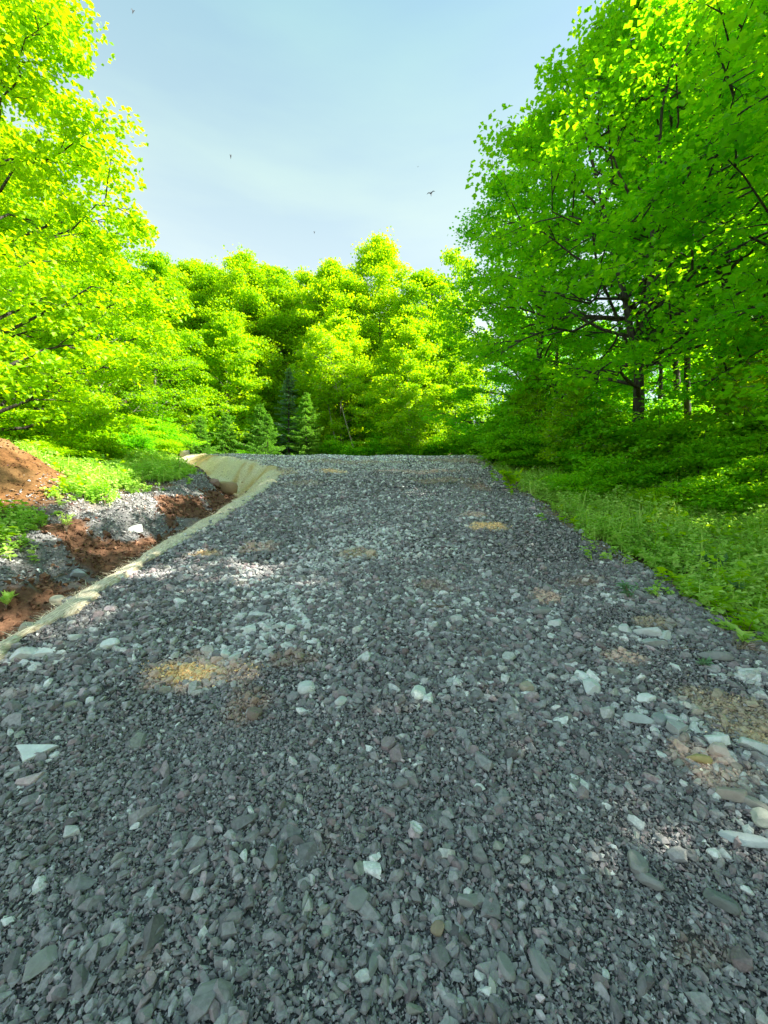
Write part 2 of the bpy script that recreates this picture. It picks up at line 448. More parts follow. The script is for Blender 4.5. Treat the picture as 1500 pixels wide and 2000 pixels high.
ry_ = np.concatenate([np.arange(-3, 20, .07), np.arange(20, 29, .3)])
s_ = np.linspace(0, 1, 110)
YY = np.repeat(ry_[:, None], len(s_), 1)
eL = xl(YY) - .04 + .10 * (fbm(YY * 2.5, YY * 0 + 1, 91) - .5); eR = xr(YY) + .05 + .45 * (fbm(YY * 1.6, YY * 0 + 4, 93) - .5)
XX = eL + (eR - eL) * s_[None, :]
ZZ = terrain(XX, YY) - .002
big = fbm(XX * .8, YY * .5, 97)
rc = np.array([.095, .094, .096]) * (0.75 + .6 * big.reshape(-1, 1))
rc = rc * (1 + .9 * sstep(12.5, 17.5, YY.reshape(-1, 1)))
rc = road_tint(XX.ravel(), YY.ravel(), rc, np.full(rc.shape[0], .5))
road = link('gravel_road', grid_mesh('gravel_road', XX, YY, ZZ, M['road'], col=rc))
tag(road, 'dark crushed stone road climbing between the trees', None, None, 'structure')

# ------------------------------------------------------------------ stones
def ico(sub):
    t = (1 + 5 ** .5) / 2
    v = [(-1, t, 0), (1, t, 0), (-1, -t, 0), (1, -t, 0), (0, -1, t), (0, 1, t), (0, -1, -t), (0, 1, -t), (t, 0, -1), (t, 0, 1), (-t, 0, -1), (-t, 0, 1)]
    v = [np.array(p) / np.linalg.norm(p) for p in v]
    f = [(0, 11, 5), (0, 5, 1), (0, 1, 7), (0, 7, 10), (0, 10, 11), (1, 5, 9), (5, 11, 4), (11, 10, 2), (10, 7, 6), (7, 1, 8),
         (3, 9, 4), (3, 4, 2), (3, 2, 6), (3, 6, 8), (3, 8, 9), (4, 9, 5), (2, 4, 11), (6, 2, 10), (8, 6, 7), (9, 8, 1)]
    for _ in range(sub):
        c = {}; nf = []
        def mid(a, b):
            k = (min(a, b), max(a, b))
            if k not in c:
                p = v[a] + v[b]; v.append(p / np.linalg.norm(p)); c[k] = len(v) - 1
            return c[k]
        for a, b, d in f:
            x, y, z = mid(a, b), mid(b, d), mid(d, a)
            nf += [(a, x, z), (b, y, x), (d, z, y), (x, y, z)]
        f = nf
    return np.array(v), np.array(f)

rng = np.random.default_rng(7)
def rock_lib(npts, n, p=3.0):
    """angular chips: convex hulls of npts points on a boxy ellipsoid (always 2 * npts - 4 triangles)"""
    lib = []; fcs = []
    while len(lib) < n:
        pts = []
        while len(pts) < npts:
            d = rng.normal(size=3); d /= np.linalg.norm(d)
            if all(d @ q < 1 - 1.1 / npts for q in pts): pts.append(d)
        P = np.array(pts)
        P = P / (np.abs(P) ** p).sum(1)[:, None] ** (1 / p)
        P[:, 0] += .25 * rng.normal() * P[:, 1]; P[:, 1] *= 1 + .3 * rng.normal() * P[:, 0].clip(-1, 1) * .6
        bm = bmesh.new()
        for q in P: bm.verts.new(q)
        bmesh.ops.convex_hull(bm, input=bm.verts[:])
        bm.verts.index_update()
        vv = np.array([v.co[:] for v in bm.verts]); ff = np.array([[v.index for v in f.verts] for f in bm.faces if len(f.verts) == 3])
        bm.free()
        if len(vv) != npts or len(ff) != 2 * npts - 4 or len(set(ff.ravel())) != npts: continue
        vv = vv - (vv.max(0) + vv.min(0)) / 2; vv /= np.abs(vv).max(0)
        lib.append(vv); fcs.append(ff)
    return np.array(lib), np.array(fcs)
LIB0 = rock_lib(6, 80, 2.4)
LIB1 = rock_lib(8, 90, 2.4)
LIB2 = rock_lib(14, 90, 2.9)

def rot_mats(az, tx, ty):
    ca, sa = np.cos(az), np.sin(az); cx, sx = np.cos(tx), np.sin(tx); cy, sy = np.cos(ty), np.sin(ty)
    n = len(az); Rz = np.zeros((n, 3, 3)); Rx = np.zeros((n, 3, 3)); Ry = np.zeros((n, 3, 3))
    Rz[:, 0, 0] = ca; Rz[:, 0, 1] = -sa; Rz[:, 1, 0] = sa; Rz[:, 1, 1] = ca; Rz[:, 2, 2] = 1
    Rx[:, 0, 0] = 1; Rx[:, 1, 1] = cx; Rx[:, 1, 2] = -sx; Rx[:, 2, 1] = sx; Rx[:, 2, 2] = cx
    Ry[:, 1, 1] = 1; Ry[:, 0, 0] = cy; Ry[:, 0, 2] = sy; Ry[:, 2, 0] = -sy; Ry[:, 2, 2] = cy
    return Rx @ Ry @ Rz

def stones(lib, x, y, L, col, flat=(.35, .8), tilt=.25, lift=.5, wide=(.38, .9)):
    """arrays of verts, faces, colours for len(x) stones of half-length L/2"""
    shapes, Fc = lib
    n = len(x)
    k = rng.integers(0, len(shapes), n)
    S = np.stack([L * .5, L * .5 * rng.uniform(*wide, n), L * .5 * rng.uniform(*flat, n)], 1)
    P = shapes[k] * S[:, None, :]
    sl = math.atan(.23)
    Rm = rot_mats(rng.uniform(0, 2 * np.pi, n), rng.normal(0, tilt, n) + sl, rng.normal(0, tilt, n))
    P = np.einsum('nij,nvj->nvi', Rm, P)
    z = terrain(x, y) + S[:, 2] * lift
    P = P + np.stack([x, y, z], 1)[:, None, :]
    nv = shapes.shape[1]
    Fa = (Fc[k] + (np.arange(n) * nv)[:, None, None]).reshape(-1, 3)
    Cc = np.repeat(col, nv, 0)
    return P.reshape(-1, 3), Fa, Cc

class Bag:
    def __init__(s): s.v = []; s.f = []; s.c = []; s.n = 0
    def add(s, t):
        v, f, c = t
        s.v.append(v); s.f.append(f + s.n); s.c.append(c); s.n += len(v)
    def mesh(s, name, mat, smooth=False):
        return mesh_np(name, np.concatenate(s.v), np.concatenate(s.f), mat, col=np.concatenate(s.c), smooth=smooth)

def slate(n, x, y, bright=0.0):
    b = rng.lognormal(0, .28, n)
    c = np.array([.258, .252, .258])[None] * b[:, None]
    hue = rng.uniform(size=n)
    c = np.where((hue < .13)[:, None], c * np.array([1.18, .98, 1.0]), c)      # purplish slate
    c = np.where((hue > .93)[:, None], c * np.array([1.0, 1.06, .92]), c)
    pale = (rng.uniform(size=n) < (.006 + bright))
    c = np.where(pale[:, None], np.array([.58, .585, .57])[None] * rng.uniform(.7, 1.35, n)[:, None], c)
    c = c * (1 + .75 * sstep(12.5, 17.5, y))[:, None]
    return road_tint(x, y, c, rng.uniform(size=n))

PB = []
for (px, py, wpx, hpx, amp) in [(540, 1235, 260, 90, .55), (430, 1270, 120, 60, .45), (230, 1270, 160, 50, .35), (560, 1160, 220, 60, .45), (720, 1055, 150, 60, .65),
        (640, 1095, 170, 40, .4), (840, 1080, 160, 40, .35), (860, 1180, 140, 50, .4), (660, 1000, 90, 16, .4), (1060, 1215, 160, 60, .3), (1180, 1330, 200, 80, .3),
        (1260, 1250, 140, 40, .5), (1290, 1400, 180, 70, .5), (1420, 1490, 160, 110, .6), (1480, 1330, 120, 50, .5), (640, 1370, 160, 60, .15),
        (460, 1120, 120, 30, .3), (1230, 1170, 160, 30, .4), (60, 1285, 140, 40, .4), (960, 1330, 260, 60, .12), (1450, 1600, 120, 80, .35),
        (600, 905, 300, 20, .5), (820, 915, 300, 16, .5), (540, 920, 120, 20, .55), (700, 895, 500, 12, .4)]:
    x_, y_, z_ = at(px, py)
    _, ya, _ = at(px, py - hpx / 2); _, yb, _ = at(px, py + hpx / 2)
    PB.append((x_, y_, wpx / F * y_ / 2, max((ya - yb) / 2, .1), amp))
def pale_field(x, y):
    """runs of washed, paler and coarser stone"""
    f = 0 * x
    n = (fbm(x * 3, y * 3, 101) - .5) * 1.0
    for (px, py, rx, ry, a) in PB:
        f = f + a * np.exp(-(((x - px) / rx) ** 2 + ((y - py) / ry) ** 2)) * (1 + n)
    return np.clip(f, 0, .8)

bag = Bag()
def scatter(n_m2, y0, y1, lib, Lf, tilt=.25, lift=.3, sizenoise=True, xl_off=0, xr_off=0, **kw):
    m = int(n_m2 * (y1 - y0) * 5.6 * (1.6 if y0 > 13 else 1))
    y = rng.uniform(y0, y1, m)
    a = xl(y) - .75; b = xr(y) + .42
    half = .97 * np.maximum(y, .8) + .3
    a = np.maximum(a, -half); b = np.minimum(b, half)
    full = (b - a) / (5.6 * (1.6 if y0 > 13 else 1))
    x = a + (b - a) * rng.uniform(size=m)
    keep = rng.uniform(size=m) < full
    edge = xr(y) + .42 - x; el = x - xl(y) + .10
    en_ = fbm(x * 2.5, y * 2.5, 161)
    keep &= rng.uniform(size=m) < np.clip((edge + (en_ - .5) * .4) / .5, .03, 1) * np.clip((el + (en_ - .5) * .35) / .3, .05, 1)
    L = Lf(m)
    if sizenoise:   # coarse and fine areas
        q = fbm(x * 1.1, y * .8, 111)
        keep &= ~((L > .035) & (rng.uniform(size=m) > np.clip((q - .34) * 4.0 + pale_field(x, y) * 2.5, .10, 1)))
    x, y, L = x[keep], y[keep], L[keep]
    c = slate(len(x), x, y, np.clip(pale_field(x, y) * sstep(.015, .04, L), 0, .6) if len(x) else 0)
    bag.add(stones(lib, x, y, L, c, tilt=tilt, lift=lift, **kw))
U_ = lambda a, b: (lambda m: rng.uniform(a, b, m))
# near (sharp) zone
scatter(15000, .75, 2.2, LIB0, U_(.005, .015), .6, .7)
scatter(4200, .75, 2.2, LIB1, U_(.013, .028), .45, .6)
scatter(750, .75, 2.2, LIB2, U_(.028, .052), .35, .5)
scatter(70, .75, 2.2, LIB2, U_(.05, .085), .25, .25)
scatter(9, .75, 2.2, LIB2, U_(.08, .11), .18, .1)
# middle
scatter(6000, 2.2, 4.5, LIB0, U_(.010, .024), .5, .6)
scatter(1700, 2.2, 4.5, LIB1, U_(.022, .045), .38, .6)
scatter(420, 2.2, 4.5, LIB2, U_(.04, .075), .28, .5)
scatter(40, 2.2, 4.5, LIB2, U_(.07, .11), .2, .35)
scatter(1900, 4.5, 9, LIB0, U_(.018, .036), .45, .6)
scatter(700, 4.5, 9, LIB1, U_(.034, .075), .32, .6)
scatter(60, 4.5, 9, LIB1, U_(.07, .12), .22, .5)
scatter(600, 9, 14, LIB0, U_(.025, .06), .4, .6)
scatter(140, 9, 14, LIB1, U_(.05, .10), .3, .5)
scatter(300, 14, 24, LIB0, U_(.04, .10), .35, .5)
for (px, py, w_, h_, cc_, n_) in [(385, 1318, 200, 50, FLECK_ORG, 2600), (1430, 1400, 170, 110, TAN, 3000), (1488, 1440, 70, 70, (.62, .45, .27), 1600), (1390, 1505, 120, 70, FLECK_PINK, 900), (955, 1028, 80, 16, FLECK_ORG, 900), (1065, 1168, 60, 24, FLECK_PINK, 700)]:  # loose grains on top: orange and pink carry painted sunlight, tan is dirt
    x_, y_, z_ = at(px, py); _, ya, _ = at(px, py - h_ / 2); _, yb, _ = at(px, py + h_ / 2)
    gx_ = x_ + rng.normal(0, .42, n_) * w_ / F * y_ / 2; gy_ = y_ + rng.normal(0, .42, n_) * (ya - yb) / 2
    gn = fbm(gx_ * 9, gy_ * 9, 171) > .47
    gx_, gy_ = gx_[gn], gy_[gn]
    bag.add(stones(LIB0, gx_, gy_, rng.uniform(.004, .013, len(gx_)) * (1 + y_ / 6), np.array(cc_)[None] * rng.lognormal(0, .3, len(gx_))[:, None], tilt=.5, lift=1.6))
gravel = link('gravel', bag.mesh('gravel', M['stone']))
tag(gravel, 'loose dark slate gravel covering the road', None, None, 'stuff')

# ditch gravel and soil clods on the left
bag = Bag()
m = 60000
y = rng.uniform(2.5, 15, m); u = rng.uniform(.95, 3.3, m) - .5 * (1 - sstep(5, 9, y)) * rng.uniform(0, 1, m); x = xl(y) - u
q = fbm(x * 1.3, y * 1.3, 61) + .16 * sstep(1.45, 2.0, u) * sstep(4.0, 6.0, y) - .2 * (1 - sstep(1.2, 1.6, u))
k = (q > .52) & (rng.uniform(size=m) < (1 - .85 * sstep(1.9, 2.9, u))) & (np.abs(x) < y * .98)
x, y = x[k], y[k]
bag.add(stones(LIB0, x, y, (.012 + .05 * rng.uniform(size=len(x)) ** 2.5), np.array([.28, .28, .275])[None] * rng.lognormal(0, .45, len(x))[:, None], tilt=.5, lift=.3))
dg = link('ditch_gravel', bag.mesh('ditch_gravel', M['stone']))
tag(dg, 'grey washed gravel lying on the far bank of the ditch', None, None, 'stuff')
bag = Bag()
m = 9000
y = rng.uniform(2.5, 14.5, m); u = rng.uniform(.55, 2.1, m); x = xl(y) - u
k = np.abs(x) < y * .98
x, y = x[k], y[k]
q = fbm(x * 1.3, y * 1.3, 61) + .16 * sstep(1.45, 2.0, xl(y) - x) * sstep(4.0, 6.0, y)
x, y = x[q < .56], y[q < .56]
cc = np.array([.185, .10, .062])[None] * rng.lognormal(0, .4, len(x))[:, None]
bag.add(stones(LIB1, x, y, .012 + .09 * rng.uniform(size=len(x)) ** 3 , cc, flat=(.5, .9), tilt=.6, lift=.15))
m = 900
y = rng.uniform(4.5, 10, m); x = rng.uniform(-9.5, -5.2, m)
cc = np.array([.15, .08, .035])[None] * rng.lognormal(0, .35, m)[:, None]
bag.add(stones(LIB0, x, y, rng.uniform(.015, .05, m), cc, flat=(.5, .9), tilt=.6, lift=.1))
sg = link('soil_clods', bag.mesh('soil_clods', M['soil']))
tag(sg, 'reddish brown crumbled soil in the eroded ditch', None, None, 'stuff')

# single stones that stand out in the photograph: (px, py, width px, wide, flat, colour, shape/azimuth seed, label)
PALE = (.60, .63, .62); WHITE = (.74, .77, .75); CREAM = (.66, .57, .42); GRY = (.27, .275, .27); BLUE = (.40, .45, .46); TAUPE = (.38, .33, .29); PK = (.64, .52, .47)
NOTE = [
 (60, 1483, 78, .5, .14, WHITE, 8, 'pale triangular slab lying alone on the dark gravel at the left edge'),
 (818, 1362, 50, .6, .3, WHITE, 70, 'white pointed stone in the middle of the road, brightest around it'),
 (598, 1353, 34, .9, .6, PALE, 20, 'pale rounded stone to the right of the orange painted sun fleck'),
 (666, 1377, 28, .7, .5, PALE, 40, 'small light block between the rounded stone and the white pointed one'),
 (1138, 1328, 30, .7, .5, WHITE, 100, 'white pointed stone behind the pale wedge on the right side'),
 (1154, 1348, 42, .8, .5, PALE, 60, 'pale grey wedge stone leaning in front of a white pointed one'),
 (1222, 1236, 28, .8, .6, PALE, 30, 'light chunky stone left of the long pale slabs on the right side'),
 (1262, 1244, 52, .4, .35, PALE, 150, 'long pale slab at the back of the cluster by the weeds'),
 (1278, 1264, 48, .4, .35, (.4, .43, .43), 0, 'long light grey slab at the front of the cluster by the weeds'),
 (1296, 1248, 32, .7, .5, PALE, 20, 'small pale stone right of the long slabs by the weeds'),
 (1262, 1371, 40, .5, .35, WHITE, 5, 'white flat topped stone in the row of pale stones on the right'),
 (1248, 1413, 56, .4, .3, (.42, .47, .47), 165, 'long pale slab lying left of a row of chunky stones'),
 (1288, 1414, 30, .9, .6, (.30, .33, .34), 30, 'round grey stone right of a long pale slab'),
 (1312, 1414, 32, .7, .5, PALE, 120, 'upright light stone behind a chunky grey one near the right edge'),
 (1326, 1432, 40, .8, .55, (.42, .44, .44), 15, 'chunky light grey stone in front of an upright pale stone'),
 (1402, 1457, 40, .6, .5, WHITE, 160, 'white stone touching a larger pinkish one near the right edge'),
 (1408, 1480, 40, .8, .65, PK, 20, 'pinkish white rock below the white stone near the right edge'),
 (1366, 1492, 46, .45, .35, (.48, .38, .17), 170, 'flat mustard yellow stone beside the pinkish rock'),
 (1428, 1566, 56, .45, .4, TAUPE, 160, 'long taupe stone lowest in the brown pile at the right edge'),
 (1470, 1582, 52, .4, .4, (.33, .31, .28), 130, 'slanted taupe stone between a pale round one and a long taupe one'),
 (1488, 1612, 44, .8, .5, (.48, .48, .42), 10, 'pale greenish round stone cut by the right edge of the road'),
 (1462, 1652, 100, .35, .18, BLUE, 155, 'long blue grey slab, largest flat stone at the right edge'),
 (1480, 1470, 60, .5, .35, PALE, 150, 'pale long stone beside the bare tan dirt at the right edge'),
 (1396, 1290, 60, .4, .3, GRY, 165, 'dark long stone under the dry straw beside the weeds'),
 (1462, 1318, 46, .6, .3, PALE, 170, 'pale flat stone between the dry straw and the bare dirt'),
 (48, 1286, 42, .7, .5, PALE, 30, 'light blocky stone beside the straw blanket at the left edge'),
 (88, 1280, 38, .5, .35, WHITE, 20, 'pale wedge stone right of the blocky one near the straw blanket'),
 (215, 1266, 34, .7, .5, WHITE, 20, 'white stone on top of dark ones left of the orange painted sun fleck'),
 (148, 1252, 26, .5, .5, PALE, 50, 'small pale pointed stone left of the white one near the straw blanket'),
 (440, 1284, 34, .6, .4, WHITE, 110, 'white stone at the back edge of the orange painted sun fleck'),
 (460, 1290, 30, .5, .4, PALE, 70, 'grey white stone leaning on the white one behind the orange patch'),
 (497, 1402, 30, .9, .6, (.24, .19, .16), 70, 'brown rounded stone in front of the orange painted sun fleck'),
 (500, 1207, 30, .5, .4, PALE, 5, 'white oblong stone at the back of the pale group left of centre'),
 (485, 1237, 30, .6, .5, WHITE, 10, 'white stone at the front of the pale group left of centre'),
 (566, 1236, 24, .8, .7, WHITE, 80, 'small round white stone right of the pale group left of centre'),
 (1084, 1224, 30, .7, .5, PALE, 20, 'pale blocky stone alone in dark gravel right of centre'),
 (1058, 1200, 36, .6, .4, GRY, 0, 'flat dark oval stone behind a pale blocky one right of centre'),
 (1028, 1352, 28, .8, .6, (.42, .36, .29), 0, 'cream rounded stone left of the pale wedge'),
 (698, 1768, 50, .8, .35, GRY, 40, 'broad flat grey stone in the bottom middle, largest around it'),
 (917, 1772, 48, .6, .4, GRY, 170, 'wide dark grey stone right of the broad flat one at bottom'),
 (528, 1690, 54, .5, .4, (.25, .25, .25), 105, 'long upright grey stone left of the broad flat one at bottom'),
 (855, 1832, 30, .8, .6, (.30, .24, .17), 20, 'small tan and rusty pebble among grey stones at bottom'),
 (78, 1895, 60, .65, .3, (.29, .29, .275), 60, 'big flat pale stone at the bottom left'),
 (405, 1960, 62, .7, .3, GRY, 60, 'big flat grey slab at the bottom, left of centre'),
 (732, 1890, 58, .32, .3, (.22, .24, .23), 75, 'long leaf shaped dark stone near the bottom centre'),
 (988, 1905, 50, .6, .35, GRY, 100, 'flat grey stone near the bottom, right of the tan pebble'),
 (1245, 1700, 52, .7, .4, GRY, 60, 'rounded grey stone in the smooth gravel at lower right'),
 (1265, 1728, 56, .5, .35, GRY, 130, 'long grey stone in front of the rounded one at lower right'),
 (1055, 1900, 56, .5, .4, GRY, 110, 'tall rounded grey stone at the bottom, right of the flat one'),
 (1410, 1775, 60, .45, .35, (.18, .20, .19), 130, 'dark oval stone near the right edge of the lower road'),
 (55, 1235, 34, .7, .6, (.44, .40, .31), 0, 'cream stone on the lower edge of the straw blanket'),
 (112, 1178, 26, .8, .6, CREAM, 0, 'round cream stone in the brown ditch beside a grey one'),
 (135, 1180, 24, .8, .6, (.24, .24, .25), 0, 'grey stone in the brown ditch beside the round cream one'),
 (265, 1040, 26, .7, .6, WHITE, 20, 'white stone on the grey gravel of the ditch bank'),
 (153, 1124, 26, .7, .5, (.5, .54, .58), 60, 'pale bluish chip of rock on the dark soil near the roots'),
 (443, 961, 42, .6, .6, (.36, .25, .14), 0, 'tan boulder at the foot of the straw blanket near the top'),
 (416, 948, 30, .6, .5, (.34, .22, .19), 160, 'pinkish stone behind the tan boulder in the ditch'),
 (361, 892, 22, .8, .7, (.36, .32, .27), 0, 'pale boulder where the straw blanket ends by the bushes'),
]
for (px, py, wpx, wd, fl, colr, seed, lab) in NOTE:
    x, y, z = at(px, py)
    r0 = np.random.default_rng(seed * 13 + px)
    L = wpx / F * y
    V0, Fc = ico(2)
    p = V0.copy()
    cuts = 3 if 'triangular' in lab else 9
    if 'triangular' in lab:
        for ang in (90, 215, 325):
            nn = np.array([math.cos(R(ang)), math.sin(R(ang)), 0]); d = p @ nn; p = p - np.maximum(d - .42, 0)[:, None] * nn * .98
    else:
        rounded = any(q in lab for q in ('round', 'pebble', 'oval', 'boulder', 'cream'))
        for j in range(cuts):
            nn = r0.normal(size=3); nn /= np.linalg.norm(nn); d = p @ nn
            p = p - np.maximum(d - r0.uniform(.7 if rounded else .45, .92 if rounded else .75), 0)[:, None] * nn * .95
    for s in (-1, 1):
        d = p[:, 2] * s; p[:, 2] -= np.maximum(d - .6, 0) * s * .9
    p = p + np.stack([fbm(p[:, 0] * 2 + seed + a, p[:, 1] * 2 + p[:, 2], 5, 3) - .5 for a in range(3)], 1) * .12
    p = p - (p.max(0) + p.min(0)) / 2
    p = p / np.abs(p).max(0)
    p *= np.array([L / 2, L / 2 * wd, L / 2 * fl])
    cl = np.array(colr)[None] * (1 + .25 * (fbm(p[:, 0] / L * 5 + seed, p[:, 1] / L * 5, 7, 3) - .5))[:, None]
    me = mesh_np('stone', p, Fc, M['pale_stone'], col=cl)
    o = link('stone', me, None, (x, y, z + L / 2 * fl * .55 + .008))
    o.rotation_euler = (R(13 + r0.normal() * 6), R(r0.normal() * 6), R(seed))
    tag(o, lab, 'stone', 'stones that stand out on the road and in the ditch')

# ------------------------------------------------------------------ leaves
LEAF_V = np.array([(0, 0, 0), (-.36, .42, .10), (0, 1, -.06), (.36, .42, .10)])
LEAF_F = np.array([(0, 2, 1), (0, 3, 2)])
BLADE_V = np.array([(-.02, 0, 0), (.02, 0, 0), (.0, 1, .0)])
_ma = [(0, 0), (-.30, .05), (-.22, .25), (-.55, .35), (-.28, .55), (-.30, .75), (-.12, .72), (0, 1.0), (.12, .72), (.30, .75), (.28, .55), (.55, .35), (.22, .25), (.30, .05)]
MAPLE_V = np.array([(0, .42, .05)] + [(a, b, -.10 * abs(a) * 2) for a, b in _ma])
MAPLE_F = np.array([(0, i, i + 1 if i < len(_ma) else 1) for i in range(1, len(_ma) + 1)])[:, ::-1]

def leaves_np(P, size, rg, tilt=.5, az=None, V=LEAF_V, Fc=LEAF_F, pitch=None, tone=None, wscale=1.0):
    """P (n,3) leaf base points; returns verts, faces, tone"""
    n = len(P)
    az = rg.uniform(0, 2 * np.pi, n) if az is None else az
    pitch = rg.normal(-.15, tilt, n) if pitch is None else pitch
    roll = rg.normal(0, tilt, n)
    v = V[None] * size[:, None, None] * np.array([wscale, 1, 1])
    cr, sr = np.cos(roll), np.sin(roll)
    x = v[..., 0] * cr[:, None] + v[..., 2] * sr[:, None]; z = -v[..., 0] * sr[:, None] + v[..., 2] * cr[:, None]; y = v[..., 1]
    cp, sp = np.cos(pitch), np.sin(pitch)
    y2 = y * cp[:, None] - z * sp[:, None]; z2 = y * sp[:, None] + z * cp[:, None]
    ca, sa = np.cos(az), np.sin(az)
    x3 = x * ca[:, None] - y2 * sa[:, None]; y3 = x * sa[:, None] + y2 * ca[:, None]
    W = np.stack([x3, y3, z2], -1) + P[:, None, :]
    nv = V.shape[0]
    Fa = (Fc[None] + (np.arange(n) * nv)[:, None, None]).reshape(-1, Fc.shape[1])
    tone = rg.uniform(size=n) if tone is None else tone
    return W.reshape(-1, 3), Fa, np.repeat(tone, nv)

# ------------------------------------------------------------------ straw erosion blanket on the ditch slope
by = np.arange(1.6, 19.5, .05); bu = np.linspace(-.16, 1, 30)
BY = np.repeat(by[:, None], len(bu), 1)
wdt = np.interp(by, [0, 9, 12, 14, 17, 19.5], [.72, .78, 1.05, 1.8, 2.3, 1.7])[:, None]
en = (fbm(BY * 2.6, bu[None, :] * 0 + 3, 121) - .5) * .42 + (fbm(BY * 9, BY * 0 + 7, 122) - .5) * .16
BX = xl(BY) - (bu[None, :] * wdt + np.where(bu[None, :] > .5, en, en * -.6)) + .06 * (fbm(BY * 3, BY * 0, 127) - .5)
wr = (.03 + .09 * sstep(10.5, 13, BY)) * (fbm(BX * 3 + BY * 2.0, BY * 1.2 - BX, 123) - .35) + .016 * (fbm(BX * 14, BY * 5, 125) - .5)
BZ = terrain(BX, BY) + .022 + wr
BZ[:, -1] -= .05; BZ[:, 0] -= .03
tn = sstep(.45, .65, fbm(BX * 1.2, BY * .9, 129)) * sstep(10, 12.5, BY)
bl = link('erosion_blanket', grid_mesh('erosion_blanket', BX, BY, BZ, M['straw'], tone=tn.ravel()))
md = bl.modifiers.new('thick', 'SOLIDIFY'); md.thickness = .012
rg = np.random.default_rng(99)
nb = 16000
q_ = rg.integers(0, BX.size, nb)
fx = BX.ravel()[q_] + rg.normal(0, .03, nb); fy = BY.ravel()[q_] + rg.normal(0, .03, nb); fz = BZ.ravel()[q_] + .006 + .012 * rg.uniform(size=nb)
k_ = (fx > -fy * .98)
P_ = np.stack([fx, fy, fz], 1)[k_]
v, f, t = leaves_np(P_, rg.uniform(.05, .17, len(P_)), rg, .12, V=BLADE_V, Fc=np.array([(0, 1, 2)]), az=rg.normal(.6, .9, len(P_)), pitch=rg.normal(.03, .14, len(P_)), wscale=.9)
cl = np.repeat(np.array([.86, .74, .54])[None] * rg.lognormal(0, .3, len(P_))[:, None], 3, 0)
link('loose_straw', mesh_np('loose_straw', v, f, M['dead'], col=cl), bl)['kind'] = 'stuff'
tag(bl, 'pale straw erosion blanket laid down the slope between road and ditch', 'erosion blanket')

def tube(path, rad, k=6):
    path = np.asarray(path, float); rad = np.asarray(rad, float)
    n = len(path)
    d = np.gradient(path, axis=0); d /= np.linalg.norm(d, axis=1)[:, None] + 1e-9
    ref = np.where(np.abs(d[:, 2:3]) > .9, np.array([[1., 0, 0]]), np.array([[0, 0, 1.]]))
    a = np.cross(d, ref); a /= np.linalg.norm(a, axis=1)[:, None] + 1e-9
    b = np.cross(d, a)
    th = np.linspace(0, 2 * np.pi, k, endpoint=False)
    ring = path[:, None] + rad[:, None, None] * (np.cos(th)[None, :, None] * a[:, None] + np.sin(th)[None, :, None] * b[:, None])
    i = np.arange(n * k).reshape(n, k); j = np.roll(i, -1, 1)
    Fq = np.stack([i[:-1], j[:-1], j[1:], i[1:]], -1).reshape(-1, 4)
    return ring.reshape(-1, 3), Fq

class Tubes:
    def __init__(s): s.v = []; s.f = []; s.n = 0
    def add(s, path, rad, k=6):
        v, f = tube(path, rad, k); s.v.append(v); s.f.append(f + s.n); s.n += len(v)
    def mesh(s, name, mat):
        return mesh_np(name, np.concatenate(s.v), np.concatenate(s.f), mat, smooth=True)

def bez(a, b, c, n):
    t = np.linspace(0, 1, n)[:, None]
    return (1 - t) ** 2 * a + 2 * t * (1 - t) * b + t ** 2 * c

PROF_MAPLE = ([0, .1, .3, .55, .8, .93, 1], [.55, .85, 1, .92, .62, .35, .08])
PROF_LOW = ([0, .1, .3, .6, .85, 1], [.9, 1, 1, .78, .45, .1])
PROF_TALL = ([0, .15, .45, .75, .92, 1], [.3, .6, 1, .85, .5, .1])

